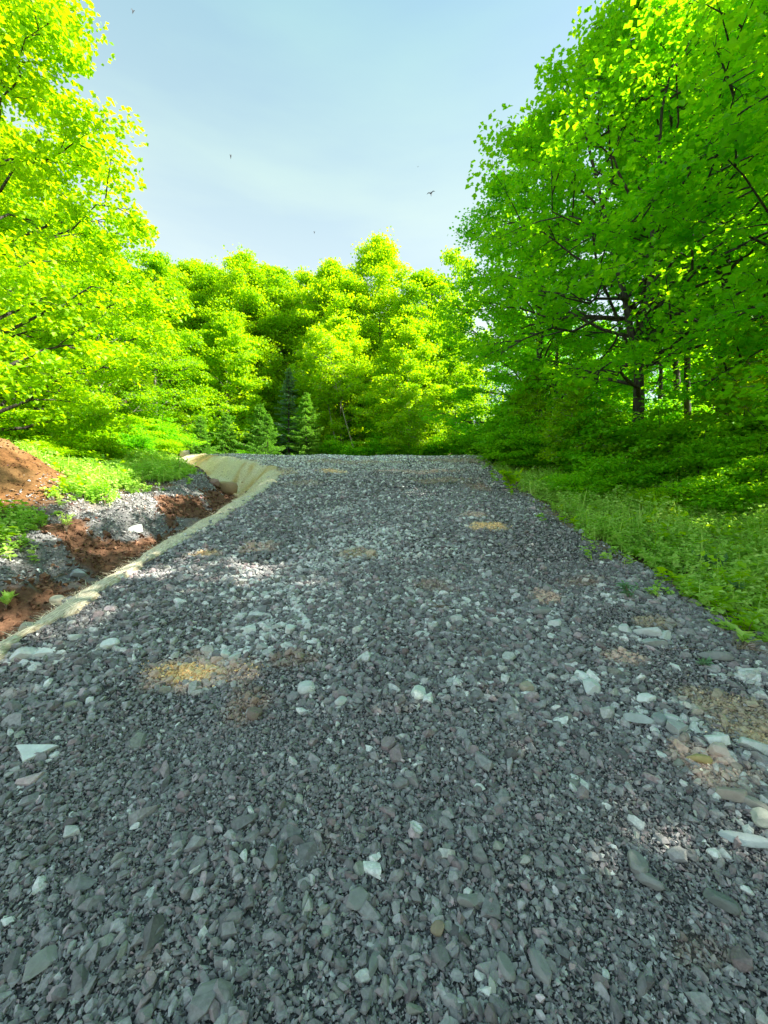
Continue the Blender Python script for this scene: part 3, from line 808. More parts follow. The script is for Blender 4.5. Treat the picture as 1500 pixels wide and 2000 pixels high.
def tree_meshes(seed, H, R0, cb=.2, tr=.2, prof=PROF_MAPLE, limbs=42, secs=6, leaves=40000, ls=.12, flat=.35, cr=.5, fork=None,
                lean=(0, 0), leaf='leaf_maple', bark='bark_maple', tilt=.55, rise=(.35, .9), maple=False, trunk_top=.95, irregular=.28, inner=.3):
    rg = np.random.default_rng(seed)
    T = Tubes()
    nseg = 12
    hz = np.linspace(0, H * trunk_top, nseg)
    wob = np.cumsum(rg.normal(0, .035 * H / 12, (nseg, 2)), 0); wob -= wob[0]
    lx = np.array(lean)[None, :] * (hz / H)[:, None]
    path = np.stack([wob[:, 0] + lx[:, 0], wob[:, 1] + lx[:, 1], hz], 1)
    rad = tr * (1 - .93 * (hz / hz[-1]) ** .9); rad[0] *= 1.35
    stems = [path]
    if fork:
        fh = fork
        i = int(np.argmin(np.abs(hz - fh)))
        T.add(path[:i + 1], rad[:i + 1] * np.linspace(1, .85, i + 1), 10)
        stems = []
        nf = 3
        a0 = rg.uniform(0, 6.28)
        for q in range(nf):
            az = a0 + q * 2 * np.pi / nf + rg.normal(0, .2)
            rr = R0 * rg.uniform(.25, .42)
            e = path[i] + np.array([math.cos(az) * rr, math.sin(az) * rr, (H * .93 - fh) * rg.uniform(.8, 1)])
            mid = path[i] + np.array([math.cos(az) * rr * .55, math.sin(az) * rr * .55, (H - fh) * .36])
            st = bez(path[i], mid, e, 10) + np.concatenate([np.zeros((1, 3)), rg.normal(0, .06, (9, 3))])
            T.add(st, tr * .58 * np.linspace(1, .1, 10), 8)
            stems.append(st)
    else:
        T.add(path, rad, 10)
    cents = []
    c0 = cb * H
    az_off = rg.uniform(0, 6.28)
    lobes = [(rg.uniform(0, 6.28), rg.uniform(0, 1), rg.uniform(-1, 1)) for _ in range(7)]
    def env(t, az):
        r = np.interp(t, *prof) * R0
        k = 0
        for (la, lt, lw) in lobes:
            k += lw * math.exp(-((t - lt) / .18) ** 2) * (0.5 + .5 * math.cos(az - la)) ** 3
        return r * (1 + irregular * k)
    for i in range(limbs):
        t = (i + rg.uniform(0, 1)) / limbs
        t = t ** .92
        az = az_off + i * 2.399 + rg.normal(0, .25)
        h1 = c0 + t * (H - c0)
        r = env(t, az) * rg.uniform(.78, 1.05)
        st = stems[i % len(stems)]
        up = r * rg.uniform(*rise)
        h0 = min(max(h1 - up, st[0, 2] if not fork else st[0, 2] + rg.uniform(-1.2, 1.5)), H * .93)
        if not fork: h0 = max(h0, c0 * .6)
        j = np.interp(h0, st[:, 2], np.arange(len(st)))
        base = np.array([np.interp(h0, st[:, 2], st[:, k]) for k in range(3)])
        if fork and h0 < st[0, 2]: base = np.array([np.interp(h0, path[:, 2], path[:, k]) for k in range(3)])
        cx, cy = np.interp(h1, path[:, 2], path[:, 0]), np.interp(h1, path[:, 2], path[:, 1])
        end = np.array([cx + math.cos(az) * r, cy + math.sin(az) * r, h1])
        mid = base * .5 + end * .5 + np.array([0, 0, .18 * np.linalg.norm(end - base)])
        lb = bez(base, mid, end, 7); lb[1:] += rg.normal(0, .03 * r, (6, 3))
        br = tr * .30 * (1 - .75 * t) + .008
        T.add(lb, br * np.linspace(1, .15, 7), 5)
        cents.append(lb[-1]); 
        length = np.linalg.norm(end - base)
        for s in range(secs):
            q = inner + (.98 - inner) * (s + rg.uniform(0, 1)) / secs
            p0 = np.array([np.interp(q * 6, np.arange(7), lb[:, k]) for k in range(3)])
            side = az + rg.choice([-1, 1]) * rg.uniform(.5, 1.3)
            ln = length * rg.uniform(.22, .42) * (1.15 - .5 * q)
            p1 = p0 + np.array([math.cos(side) * ln, math.sin(side) * ln, rg.normal(.05, .22) * ln])
            pm = (p0 + p1) / 2 + np.array([0, 0, .1 * ln])
            sb = bez(p0, pm, p1, 4)
            T.add(sb, br * .4 * np.linspace(1, .2, 4), 4)
            cents += [sb[1] * .3 + sb[2] * .7, p1]
    cents = np.array(cents)
    cents = cents[rg.uniform(size=len(cents)) > .04]
    nc = len(cents)
    tv, tf = tube(np.array([(0, 0, 0), (0, .5, .04), (0, 1, 0)]), np.array([.006, .004, .002]), 3)
    K = nc * 4
    sc_ = cr * rg.uniform(.5, .95, K); azt = rg.uniform(0, 6.28, K); pt = rg.normal(.05, .3, K)
    tw = tv[None] * np.stack([np.ones(K), sc_, np.ones(K)], 1)[:, None, :]
    y_ = tw[..., 1] * np.cos(pt)[:, None]; z_ = tw[..., 1] * np.sin(pt)[:, None] + tw[..., 2]
    tw = np.stack([tw[..., 0] * np.cos(azt)[:, None] - y_ * np.sin(azt)[:, None], tw[..., 0] * np.sin(azt)[:, None] + y_ * np.cos(azt)[:, None], z_], -1) + np.repeat(cents, 4, 0)[:, None]
    T.v.append(tw.reshape(-1, 3)); T.f.append((tf[None] + (np.arange(K) * len(tv))[:, None, None]).reshape(-1, 4) + T.n); T.n += K * len(tv)
    per = rg.multinomial(leaves, np.ones(nc) / nc)
    idx = np.repeat(np.arange(nc), per)
    crad = cr * rg.lognormal(0, .3, nc)
    off = rg.normal(0, 1, (leaves, 3)); nrm = np.linalg.norm(off, axis=1)[:, None]
    off = off / nrm * np.minimum(nrm, 1.45) * .72
    # sprays: local tilt of each clump
    sx = rg.normal(0, .25, nc); sy = rg.normal(0, .25, nc)
    off[:, 2] *= flat
    off[:, 2] += off[:, 0] * sx[idx] + off[:, 1] * sy[idx] - .16 * (off[:, 0] ** 2 + off[:, 1] ** 2)
    P = cents[idx] + off * crad[idx][:, None]
    ctone = rg.uniform(.0, 1, nc)
    tone = np.clip(.5 * ctone[idx] + .5 * rg.uniform(size=leaves), 0, 1)
    size = ls * rg.uniform(.65, 1.25, leaves)
    if maple:
        v, f, tn = leaves_np(P, size, rg, tilt, V=MAPLE_V, Fc=MAPLE_F, tone=tone)
    else:
        v, f, tn = leaves_np(P, size, rg, tilt, tone=tone, wscale=1.25)
    cm = mesh_np('crown', v, f, M[leaf], tone=tn)
    tm = T.mesh('trunk', M[bark])
    return tm, cm

def conifer_meshes(seed, H, R0, leaf='needle', whorl=.22, base=.04, dens=1.0):
    rg = np.random.default_rng(seed)
    T = Tubes()
    T.add(np.array([(0, 0, z) for z in np.linspace(0, H, 6)]), np.linspace(.012 * H + .02, .006, 6), 7)
    P = []; A = []; PT = []; S = []; TN = []
    z = H * base
    while z < H * .985:
        t = z / H
        r = R0 * (1 - t) ** .8 * rg.uniform(.6, 1.2) + .05
        nb = rg.integers(5, 8)
        a0 = rg.uniform(0, 6.28)
        for b in range(nb):
            az = a0 + b * 2 * np.pi / nb + rg.normal(0, .15)
            rl = r * rg.uniform(.55, 1.25)
            p0 = np.array([0, 0, z]); p1 = np.array([math.cos(az) * rl, math.sin(az) * rl, z + rl * rg.uniform(-.12, .22)])
            mid = (p0 + p1) / 2 - np.array([0, 0, .10 * rl])
            br = bez(p0, mid, p1, 5)
            T.add(br, .012 * np.linspace(1, .3, 5) * (1 + rl), 4)
            n = int(130 * rl * dens) + 14
            q = rg.uniform(.15, 1, n) ** .8
            bp = np.stack([np.interp(q * 4, np.arange(5), br[:, k]) for k in range(3)], 1)
            lat = (rg.uniform(-1, 1, n)) * (1.05 - q) * rl * .55
            bp += np.stack([-math.sin(az) * lat, math.cos(az) * lat, -np.abs(lat) * .2 + rg.normal(0, .02, n)], 1)
            P.append(bp); A.append(az - np.pi / 2 + np.sign(lat) * .75 + rg.normal(0, .3, n)); PT.append(rg.normal(-.1, .3, n))
            S.append(rg.uniform(.07, .15, n)); TN.append(np.clip(.2 + .6 * q * rg.uniform(.5, 1.2, n), 0, 1))
        z += whorl * rg.uniform(.7, 1.2) * (1 - .4 * t)
    P = np.concatenate(P); n = len(P)
    v, f, tn = leaves_np(P, np.concatenate(S), rg, .4, az=np.concatenate(A), pitch=np.concatenate(PT), tone=np.concatenate(TN), wscale=.5)
    return T.mesh('trunk', M['bark_maple']), mesh_np('crown', v, f, M[leaf], tone=tn)

def put_tree(name, label, cat, meshes, px=None, d=None, x=None, rz=0, s=1.0, group=None, sz=None):
    if x is None: x = (px - 750) / F * d
    t = thing(name, label, cat, (x, d, tz(x, d) - .05), rz, group)
    t.scale = (s, s, sz or s)
    link('trunk', meshes[0], t); link('crown', meshes[1], t)
    return t

# --- right side: tall maples in front of the low sun
G_R = 'tall maples lining the right side of the road'
mA = tree_meshes(11, 12.6, 4.9, .14, .18, ([0, .2, .45, .62, .8, .93, 1], [.85, 1, 1, .8, .45, .18, .06]), 62, 7, 46000, .125, .22, .44, fork=3.5, irregular=.14, tilt=.42, inner=.5)
mB = tree_meshes(12, 19, 4.6, .06, .19, PROF_LOW, 62, 7, 50000, .13, .22, .44, irregular=.16, tilt=.42)
mC = tree_meshes(13, 18, 2.6, .24, .15, PROF_TALL, 46, 6, 30000, .13, .26, .5, tilt=.45, irregular=.08)
put_tree('maple_tree', 'large maple whose dark trunk splits into three above head height, right of the road', 'tree', mA, px=1243, d=11.0, rz=.6, group=G_R)
put_tree('maple_tree', 'tall maple overhanging the far right edge of the road, leaves down to the verge', 'tree', mB, px=1050, d=16.5, rz=1.0, s=.87, sz=.71, group=G_R)
put_tree('maple_tree', 'dark straight trunked maple right of the forked one, bare up to its high crown', 'tree', mC, px=1405, d=10.6, rz=0, group=G_R)
put_tree('maple_tree', 'maple standing behind the overhanging one where the road tops out', 'tree', mB, px=1090, d=21, rz=3.4, s=.62, group=G_R)
put_tree('maple_tree', 'maple with thin trunk between the forked one and the bare trunked one, farther back', 'tree', mC, px=1330, d=15.5, rz=2.2, s=.95, group=G_R)
put_tree('maple_tree', 'maple at the right edge whose leaves fill the upper right corner', 'tree', mA, x=9.8, d=7.0, rz=2.4, s=.95, group=G_R)
OFF = 'maple beside the road next to the camera, its crown shading the gravel'
for (x, d, r_, s, mm) in [(8.6, 2.6, .5, .95, mB), (9.4, -2.0, 1.9, 1.0, mA), (9.0, -6.5, 2.9, 1.0, mB), (12.5, 4.5, 4.0, 1, mA), (13.5, -.5, 5.0, 1, mB), (13.5, -5, 0, 1, mB)]:
    put_tree('maple_tree', OFF, 'tree', mm, x=x, d=d, rz=r_, s=s, group='maples beside the camera, outside the picture')
mS = [tree_meshes(20 + k, 15, 2.6, .44, .12, PROF_TALL, 26, 5, 11000, .16, .45, .55, lean=(rg_, .2)) for k, rg_ in enumerate((.5, -.4))]
for i, (px, d) in enumerate([(1462, 12.5), (1290, 19), (1500, 17.5), (1385, 20), (1425, 14), (1480, 15.5), (1350, 13.5), (1310, 16), (1450, 24), (1560, 21), (1340, 30)]):
    put_tree('forest_tree', 'slim trunked forest tree deep in the shade behind the right side maples', 'tree', mS[i % 2], px=px, d=d, rz=i * 1.3, s=.9 + .05 * (i % 4), group='slim trees inside the right side wood')

mW = tree_meshes(25, 13, 3.4, .04, .12, PROF_LOW, 36, 6, 22000, .2, .36, .7)
for i, (px, d) in enumerate([(1160, 40), (1260, 42), (1010, 44), (1080, 36), (1380, 38), (1500, 40), (1200, 48), (1330, 50), (1450, 52), (1070, 46), (1600, 30), (1560, 46), (1420, 30), (1530, 26)]):
    put_tree('forest_tree', 'leafy tree in the lit far side of the right hand wood, glimpsed between trunks', 'tree', mW, px=px, d=d, rz=i * 1.9, s=1.0 + .1 * (i % 3), group='trees on the far side of the right hand wood')

# --- left side
G_L = 'bright trees along the left side'
mD = tree_meshes(31, 19, 4.5, .07, .2, ([0, .1, .35, .55, .75, .93, 1], [.8, 1, 1, .8, .52, .25, .08]), 60, 7, 88000, .145, .40, .55, leaf='leaf_beech', bark='bark_maple')
mE = tree_meshes(32, 13.5, 3.6, .05, .13, PROF_LOW, 46, 6, 42000, .13, .28, .5, leaf='leaf_beech', bark='bark_beech')
mF = tree_meshes(33, 16, 3.6, .08, .16, PROF_MAPLE, 44, 6, 36000, .16, .34, .55, leaf='leaf_beech', bark='bark_beech')
put_tree('maple_tree', 'tall sunlit yellow green tree filling the left edge up to the top of the picture', 'tree', mD, x=-11.8, d=11.8, rz=.3, group=G_L)
put_tree('maple_tree', 'sunlit tree just behind the tall one at the left edge, above the brown mound', 'tree', mF, px=30, d=18, rz=2.0, s=.85, group=G_L)
put_tree('beech_tree', 'bright dense beech with flat layered branches left of the dark conifers', 'tree', mE, px=305, d=23.5, rz=0, s=.84, group=G_L)
put_tree('beech_tree', 'bright beech between the tall left tree and the dense layered beech', 'tree', mE, px=190, d=20.5, rz=2.6, s=.82, group=G_L)
put_tree('maple_tree', 'taller tree whose top rises behind the two bright beeches on the left', 'tree', mF, px=150, d=28, rz=4.0, s=.90, group=G_L)
put_tree('maple_tree', 'tree at the left edge behind the brown soil mound', 'tree', mF, px=-60, d=15, rz=5.0, s=.8, group=G_L)

# --- centre row beyond the pad
G_C = 'trees in the row beyond the top of the road'
mG = tree_meshes(41, 15, 3.4, .06, .14, ([0, .1, .35, .65, .85, .95, 1], [.85, 1, 1, .86, .6, .35, .1]), 54, 7, 60000, .15, .38, .6, irregular=.15, leaf='leaf_beech', bark='bark_beech')
mH = tree_meshes(42, 16.5, 3.2, .08, .14, PROF_MAPLE, 52, 7, 56000, .155, .42, .65, leaf='leaf_beech', bark='bark_beech', irregular=.22)
mI = tree_meshes(43, 9, 3.0, .03, .07, PROF_LOW, 44, 6, 40000, .13, .26, .42, leaf='leaf_beech', bark='bark_beech')
mJ = tree_meshes(44, 14, 3.0, .1, .12, PROF_TALL, 30, 5, 13000, .18, .45, .5, leaf='leaf_beech', bark='bark_beech', irregular=.5)
for (nm, lab, mm, px, d, rz, s, sz) in [
    ('maple_tree', 'rounded tree top above the smaller conifer, left in the row beyond the road', mH, 475, 31, 0, .92, .92),
    ('beech_tree', 'tree above the tallest grey green pine in the row beyond the road', mG, 560, 34, 1.1, .95, .95),
    ('beech_tree', 'broad bright tree above the two leaning birch stems', mG, 655, 31.5, 2.5, .98, .98),
    ('maple_tree', 'highest pointed tree top in the middle of the row beyond the road', mH, 742, 33, 3.0, 1.02, 1.06),
    ('beech_tree', 'bright tree right of the highest pointed top beyond the road', mG, 825, 31, 4.2, .92, .92),
    ('maple_tree', 'thin airy tree top touching the right side maples beyond the road', mJ, 890, 33, 1.0, 1.0, 1.2),
    ('beech_tree', 'low bright beech in front of the row, layered branches over the crest', mI, 800, 25.5, 0, 1.0, 1.0),
    ('beech_tree', 'smaller bright beech left of the layered one, behind the birch stems', mI, 665, 28.5, 2.0, 1.05, 1.05),
    ('beech_tree', 'mid green tree between the dense left beech and the small conifer', mI, 440, 27.5, 4.0, 1.1, 1.1),
    ('beech_tree', 'small bright beech at the right end of the crest beside the overhanging maple', mI, 890, 27.5, 5.0, .95, .95)]:
    t = put_tree(nm, lab, 'tree', mm, px=px, d=d, rz=rz, s=s, group=G_C, sz=sz)
# trees on the hillside behind
i = 0
for (px, d) in [(300, 40), (350, 37), (400, 37), (450, 41), (500, 37), (520, 44), (545, 40), (530, 32.5), (600, 34), (420, 33), (380, 34), (460, 36), (600, 39), (640, 37), (700, 39), (690, 36), (780, 43), (860, 42), (330, 52), (385, 55), (430, 56), (480, 55), (530, 58), (580, 56), (250, 40), (160, 36), (60, 32), (120, 27), (10, 24)]:
    put_tree('hillside_tree', 'tree on the wooded rise behind the first row, only its top showing', 'tree', (mH, mG, mF)[i % 3], px=px, d=d, rz=i * 1.7, s=(.9, 1.0, .95)[i % 3], group='trees on the wooded rise behind')
    i += 1

# birches with leaning stems
def birch(seed, H, lean):
    return tree_meshes(seed, H, 1.7, .5, .055, PROF_TALL, 18, 4, 6000, .13, .4, .45, lean=lean, leaf='leaf_beech', bark='bark_birch')
put_tree('birch_tree', 'leaning white birch stem nearer the right of the pair, middle of the row', 'tree', birch(51, 8.5, (-2.3, 0)), px=700, d=26, group='pair of leaning birches')
put_tree('birch_tree', 'leaning white birch stem at the left of the pair, middle of the row', 'tree', birch(52, 8, (-1.5, 0)), px=664, d=26.4, group='pair of leaning birches')
mK = tree_meshes(53, 4.5, 1.1, .25, .022, PROF_LOW, 20, 5, 6000, .12, .4, .32, leaf='leaf_beech', bark='bark_birch')
put_tree('birch_sapling', 'thin pale stemmed sapling below the low bright beech', 'tree', mK, px=800, d=23.6, rz=1)

for (px, d, s, r_, lab) in [(1462, 9.3, .85, 0, 'thin pale stemmed sapling near the right edge, standing before the dark trunks'), (1118, 10.6, .62, 1, 'thin sapling in the shrubs left of the forked maple'),
        (1195, 9.6, .42, 3, 'short sapling in front of the forked maple'), (1035, 13.6, .7, 4, 'sapling rising from the shrubs where the right side wood meets the road')]:
    put_tree('sapling', lab, 'tree', mK, px=px, d=d, rz=r_, s=s, group='thin saplings at the edge of the right side wood')

# conifers
G_K = 'small conifers standing below the row of trees'
k1 = conifer_meshes(61, 5.4, 2.0); k2 = conifer_meshes(62, 3.4, 1.45); k3 = conifer_meshes(63, 6.6, 1.7, 'needle_pine', .42, .1, .75)
for (nm, lab, mm, px, d, rz, s) in [
    ('spruce_tree', 'tallest dark green spruce with pointed top right of the grey green pine', k1, 598, 24.4, 0, .78),
    ('pine_tree', 'grey green young pine behind the tallest spruce', k3, 564, 26, 1, .95),
    ('spruce_tree', 'pointed spruce left of the grey green pine', k2, 508, 23.4, 2, .98),
    ('spruce_tree', 'low wide spruce in front of the pointed one, at the pad edge', k2, 522, 21.4, 3, .70),
    ('spruce_tree', 'leftmost spruce of the row, half hidden by weeds', k2, 392, 22.5, 4, .7),
    ('spruce_tree', 'small dark spruce between the leftmost one and the pointed one', k2, 442, 23.4, 5, .8)]:
    put_tree(nm, lab, 'conifer', mm, px=px, d=d, rz=rz, s=s, group=G_K)

# ------------------------------------------------------------------ shrubs
def shrub_meshes(seed, H, R0, n=9000, ls=.09, leaf='leaf_shrub'):
    rg = np.random.default_rng(seed)
    T = Tubes(); cents = []
    for s in range(14):
        az = rg.uniform(0, 6.28); r = R0 * rg.uniform(.2, 1); h = H * rg.uniform(.35, 1) * (1 - .35 * r / R0)
        e = np.array([math.cos(az) * r, math.sin(az) * r, h])
        b = bez(np.array([rg.normal(0, .06), rg.normal(0, .06), 0]), e * .4 + np.array([0, 0, h * .35]), e, 5)
        T.add(b, .014 * np.linspace(1, .2, 5) * H ** .5, 4)
        for q in range(7):
            w_ = rg.uniform(.3, 1)
            c = np.array([np.interp(w_ * 4, np.arange(5), b[:, k]) for k in range(3)]) + rg.normal(0, .16 * R0, 3) * np.array([1, 1, .5])
            c[2] = abs(c[2]); cents.append(c)
    cents = np.array(cents); idx = rg.integers(0, len(cents), n)
    P = cents[idx] + rg.normal(0, 1, (n, 3)).clip(-1.8, 1.8) * np.array([.15, .15, .03]) * R0
    P[:, 2] = np.abs(P[:, 2])
    ct = rg.uniform(size=len(cents))
    v, f, tn = leaves_np(P, ls * rg.uniform(.6, 1.3, n), rg, .38, tone=.5 * ct[idx] + .5 * rg.uniform(size=n), wscale=1.2)
    return T.mesh('stem', M['bark_maple']), mesh_np('foliage', v, f, M[leaf], tone=tn)
sh = [shrub_meshes(71, 1.9, 1.25, 6500, .095), shrub_meshes(72, 1.5, 1.3, 6500, .085), shrub_meshes(73, 2.6, 1.3, 7000, .11), shrub_meshes(74, 1.1, 1.0, 6500, .075, 'leaf_beech'), shrub_meshes(75, 2.4, 1.3, 8000, .10, 'leaf_beech')]
def put_shrub(lab, k, x, d, s, rz, group):
    t = thing('shrub', lab, 'shrub', (x, d, tz(x, d) - .04), rz, group); t.scale = (s, s, s)
    link('stem', sh[k][0], t); link('foliage', sh[k][1], t)
G_SR = 'shrubs under the right side maples'
for i, (px, d, k, s, lab) in enumerate([
    (965, 14.5, 0, .75, 'bright shrub where the road crest meets the right side trees'),
    (1010, 12.5, 2, .85, 'leafy shrub at the road edge under the overhanging maple'),
    (1075, 11.8, 0, 1.0, 'shrub between the road edge shrub and the forked maple'),
    (1150, 10.2, 2, 1.0, 'tall maple shrub with bright top leaves left of the forked trunk'),
    (1215, 8.8, 1, .9, 'shrub in front of the forked trunk'),
    (1290, 9.6, 2, .9, 'maple shrub just right of the forked trunk'),
    (1365, 8.4, 0, .85, 'dark shrub below the straight trunked maple'),
    (1440, 9.2, 2, 1.0, 'tall shrub right of the straight trunked maple'),
    (1480, 7.2, 0, .8, 'shrub at the right edge above the verge weeds'),
    (1400, 6.9, 1, .65, 'low shrub standing in the weeds near the right edge'),
    (1130, 8.4, 1, .6, 'low shrub at the back of the verge weeds, left of the others'),
    (1290, 7.4, 3, .6, 'low pale shrub in the middle of the verge weeds'),
    (1560, 8.2, 2, 1.1, 'shrub mostly cut by the right edge of the picture')]):
    put_shrub(lab, k, (px - 750) / F * d, d, s, i * 1.1, G_SR)
for i in range(16):
    px = 1000 + 36 * i; d = 14 + (i * 7 % 5) * 1.6
    put_shrub('shaded undergrowth bush deep under the right side maples', (2, 0)[i % 2], (px - 750) / F * d, d, 1.1, i * 1.9, 'bushes deep under the right side maples')
G_SL = 'shrubs at the foot of the left side trees'
for i, (px, d, k, s, lab) in enumerate([
    (60, 11.5, 3, 1.0, 'sunlit yellow green bush behind the brown mound'),
    (140, 12.5, 3, 1.1, 'sunlit yellow green bush right of the brown mound'),
    (215, 13.5, 3, 1.0, 'bright bush between the mound and the straw blanket'),
    (275, 15.5, 0, .8, 'green bush left of the end of the straw blanket'),
    (330, 17.5, 3, .9, 'light bush beside the pale boulder at the end of the blanket'),
    (180, 16.5, 4, 1.0, 'taller dark bush behind the sunlit ones on the left'),
    (90, 15.5, 4, 1.1, 'dark bush under the sunlit tree at left'),
    (20, 12.8, 4, 1.0, 'dark bush at the left edge above the mound'),
    (260, 19.5, 4, 1.0, 'bush under the dense layered beech'),
    (330, 21, 0, 1.2, 'bush at the foot of the dense layered beech, right of it')]):
    put_shrub(lab, k, (px - 750) / F * d, d, s, i * 1.3, G_SL)
G_SC = 'shrubs along the far edge of the pad'
for i, (px, d, k, s, lab) in enumerate([
    (420, 24.5, 1, .8, 'grey green bush left of the small conifers at the pad edge'),
    (640, 25, 0, 1.0, 'dark bush right of the tallest spruce at the pad edge'),
    (690, 24.6, 1, 1.0, 'low bush under the leaning birches at the pad edge'),
    (740, 24.4, 0, .9, 'bush left of the low bright beech at the pad edge'),
    (790, 23.8, 1, .9, 'bush directly under the low bright beech'),
    (850, 24.4, 0, .9, 'bush right of the low bright beech at the pad edge'),
    (900, 24, 2, .9, 'tall bush at the right end of the pad edge'),
    (935, 20, 0, .9, 'bright bush where the pad meets the right side wood'),
    (480, 22.6, 1, .45, 'tiny bush in front of the pointed spruce'),
    (560, 27.5, 2, 1.3, 'dark bush behind the grey green pine')]):
    put_shrub(lab, k, (px - 750) / F * d, d, s, i * 1.7, G_SC)
for i in range(18):
    px = 300 + 37 * i; d = 28 + (i * 5 % 4) * 1.5
    put_shrub('shaded bush in the dark below the row of trees beyond the pad', (2, 0)[i % 2], (px - 750) / F * d, d, 1.35, i * 2.3, 'bushes in the shade beyond the pad')

# ------------------------------------------------------------------ low weeds (stuff)
def weeds(name, label, n, fx, leaf, hr=(.08, .35), ls=(.02, .05), per=14, grass=6):
    rg = np.random.default_rng(len(name) * 7 + n)
    x, y, dens = fx(rg, n)
    k = rg.uniform(size=len(x)) < dens
    x, y = x[k], y[k]; m = len(x)
    z = terrain(x, y) - .01
    h = (.35 + .65 * dens[k]) * rg.uniform(*hr, m) * (.15 + 1.5 * fbm(x * 1.8, y * 1.8, 131))
    big = rg.uniform(.7, 1.5, m)
    tnp = rg.uniform(size=m) * .5 + .7 * (fbm(x * 1.2, y * 1.2, 133) - .15)
    lx, ly = rg.normal(0, .25, m), rg.normal(0, .25, m)
    idx = np.repeat(np.arange(m), per)
    q = rg.uniform(.15, 1, len(idx)) ** .8
    az = rg.uniform(0, 6.28, len(idx))
    P = np.stack([x[idx] + lx[idx] * h[idx] * q, y[idx] + ly[idx] * h[idx] * q, z[idx] + h[idx] * q], 1)
    P[:, :2] += rg.normal(0, .02, (len(idx), 2))
    v1, f1, t1 = leaves_np(P, rg.uniform(*ls, len(idx)) * big[idx], rg, .35, az=az, pitch=rg.normal(.15, .35, len(idx)), tone=np.clip(tnp[idx] + rg.normal(0, .12, len(idx)), 0, 1), wscale=.95)
    idg = np.repeat(np.arange(m), grass)
    Pg = np.stack([x[idg], y[idg], z[idg]], 1); Pg[:, :2] += rg.normal(0, .03, (len(idg), 2))
    v2, f2, t2 = leaves_np(Pg, h[idg] * rg.uniform(.7, 1.3, len(idg)), rg, .2, V=BLADE_V, Fc=np.array([(0, 1, 2)]), pitch=rg.normal(1.15, .25, len(idg)), tone=np.clip(tnp[idg] + .1, 0, 1), wscale=2.0)
    me = mesh_np(name, np.concatenate([v1, v2]), [f1, f2 + len(v1)], M[leaf], tone=np.concatenate([t1, t2]))
    o = link(name, me)
    tag(o, label, None, None, 'stuff')

def f_right(rg, n):
    y = rg.uniform(1.8, 17, n) ** 1.0; v = rg.uniform(-.25, 4.6, n); x = xr(y) + v
    nn = fbm(x * 1.6, y * 1.6, 141)
    d = np.maximum(sstep(.05, .6, v + (nn - .5) * 1.3), .06) * (.35 + .65 * sstep(.35, .55, fbm(x * 3, y * 3, 145)))
    d = d * (np.abs(x) < y * .98)
    return x, y, d
weeds('verge_weeds', 'dense green weeds covering the right verge', 15000, f_right, 'leaf_weed', (.10, .42), (.022, .06), 24, 1)
def f_broad(rg, n):
    x, y, d = f_right(rg, n)
    return x, y, d * sstep(.45, .6, fbm(x * 2.2, y * 2.2, 151))
weeds('broadleaf_weeds', 'yellow green broad leafed weeds mixed into the right verge', 3500, f_broad, 'leaf_beech', (.12, .45), (.05, .10), 9, 1)
def f_left(rg, n):
    y = rg.uniform(3.5, 18, n); u = rg.uniform(1.7, 8, n); x = xl(y) - u
    nn = fbm(x * 1.1, y * 1.1, 143)
    d = np.maximum(sstep(.43, .56, nn + .10 * sstep(2, 3, u)), .12) * sstep(1.7, 2.6, u + (nn - .5) * 1.6)
    md = np.exp(-(((x + 7.1) / 1.8) ** 2 + ((y - 6.5) / 1.7) ** 2))
    d = d * (1 - sstep(.25, .5, md)) * (np.abs(x) < y * 1.0)
    return x, y, d
weeds('bank_weeds', 'bright green weeds on the bank left of the ditch', 15000, f_left, 'leaf_weed', (.12, .42), (.03, .075), 20, 1)
def f_broad_left(rg, n):
    x, y, d = f_left(rg, n)
    return x, y, d * sstep(.45, .6, fbm(x * 2.2, y * 2.2, 153))
weeds('broadleaf_bank_weeds', 'yellow green broad leafed weeds on the bank left of the ditch', 3500, f_broad_left, 'leaf_beech', (.15, .5), (.05, .11), 9, 1)
def f_crest(rg, n):
    y = rg.uniform(17, 21.5, n); x = rg.uniform(-11, 6.5, n)
    return x, y, sstep(.52, .7, fbm(x * .9, y * .9, 155)) * .5
weeds('crest_weeds', 'small yellow green weeds scattered on the gravel at the crest', 500, f_crest, 'leaf_beech', (.05, .18), (.04, .08), 8, 3)
def f_pad(rg, n):
    y = rg.uniform(20, 27, n); x = rg.uniform(-13, 9, n)
    e = np.clip((y - 22.5) / 4, 0, 1)
    return x, y, e * sstep(.4, .6, fbm(x * .6, y * .6, 147))
weeds('pad_weeds', 'scattered yellow green weeds along the far edge of the pad', 2500, f_pad, 'leaf_beech', (.2, .6), (.05, .11), 12, 4)
def f_wood(rg, n):
    y = rg.uniform(3, 32, n); v = rg.uniform(4, 16, n); x = xr(y) + v
    return x, y, .6 * sstep(.35, .55, fbm(x * .8, y * .8, 149)) * (np.abs(x) < y * 1.05)
weeds('forest_undergrowth', 'green undergrowth on the shaded forest floor to the right', 9000, f_wood, 'leaf_shrub', (.15, .5), (.05, .10), 12, 3)

# dead leaves on the left bank
rg = np.random.default_rng(5)
m = 9000
y = rg.uniform(3.5, 17, m); x = xl(y) - rg.uniform(1.5, 7.5, m)
P = np.stack([x, y, terrain(x, y) + .006], 1)
v, f, t = leaves_np(P, rg.uniform(.03, .07, m), rg, .3, wscale=1.1)
cl = np.repeat(np.array([.30, .16, .13])[None] * rg.lognormal(0, .4, m)[:, None] * np.stack([np.ones(m), rg.uniform(.8, 1.25, m), rg.uniform(.7, 1.3, m)], 1), 4, 0)
o = link('fallen_leaves', mesh_np('fallen_leaves', v, f, M['dead'], col=cl))
tag(o, 'reddish brown fallen leaves between the weeds left of the ditch', None, None, 'stuff')

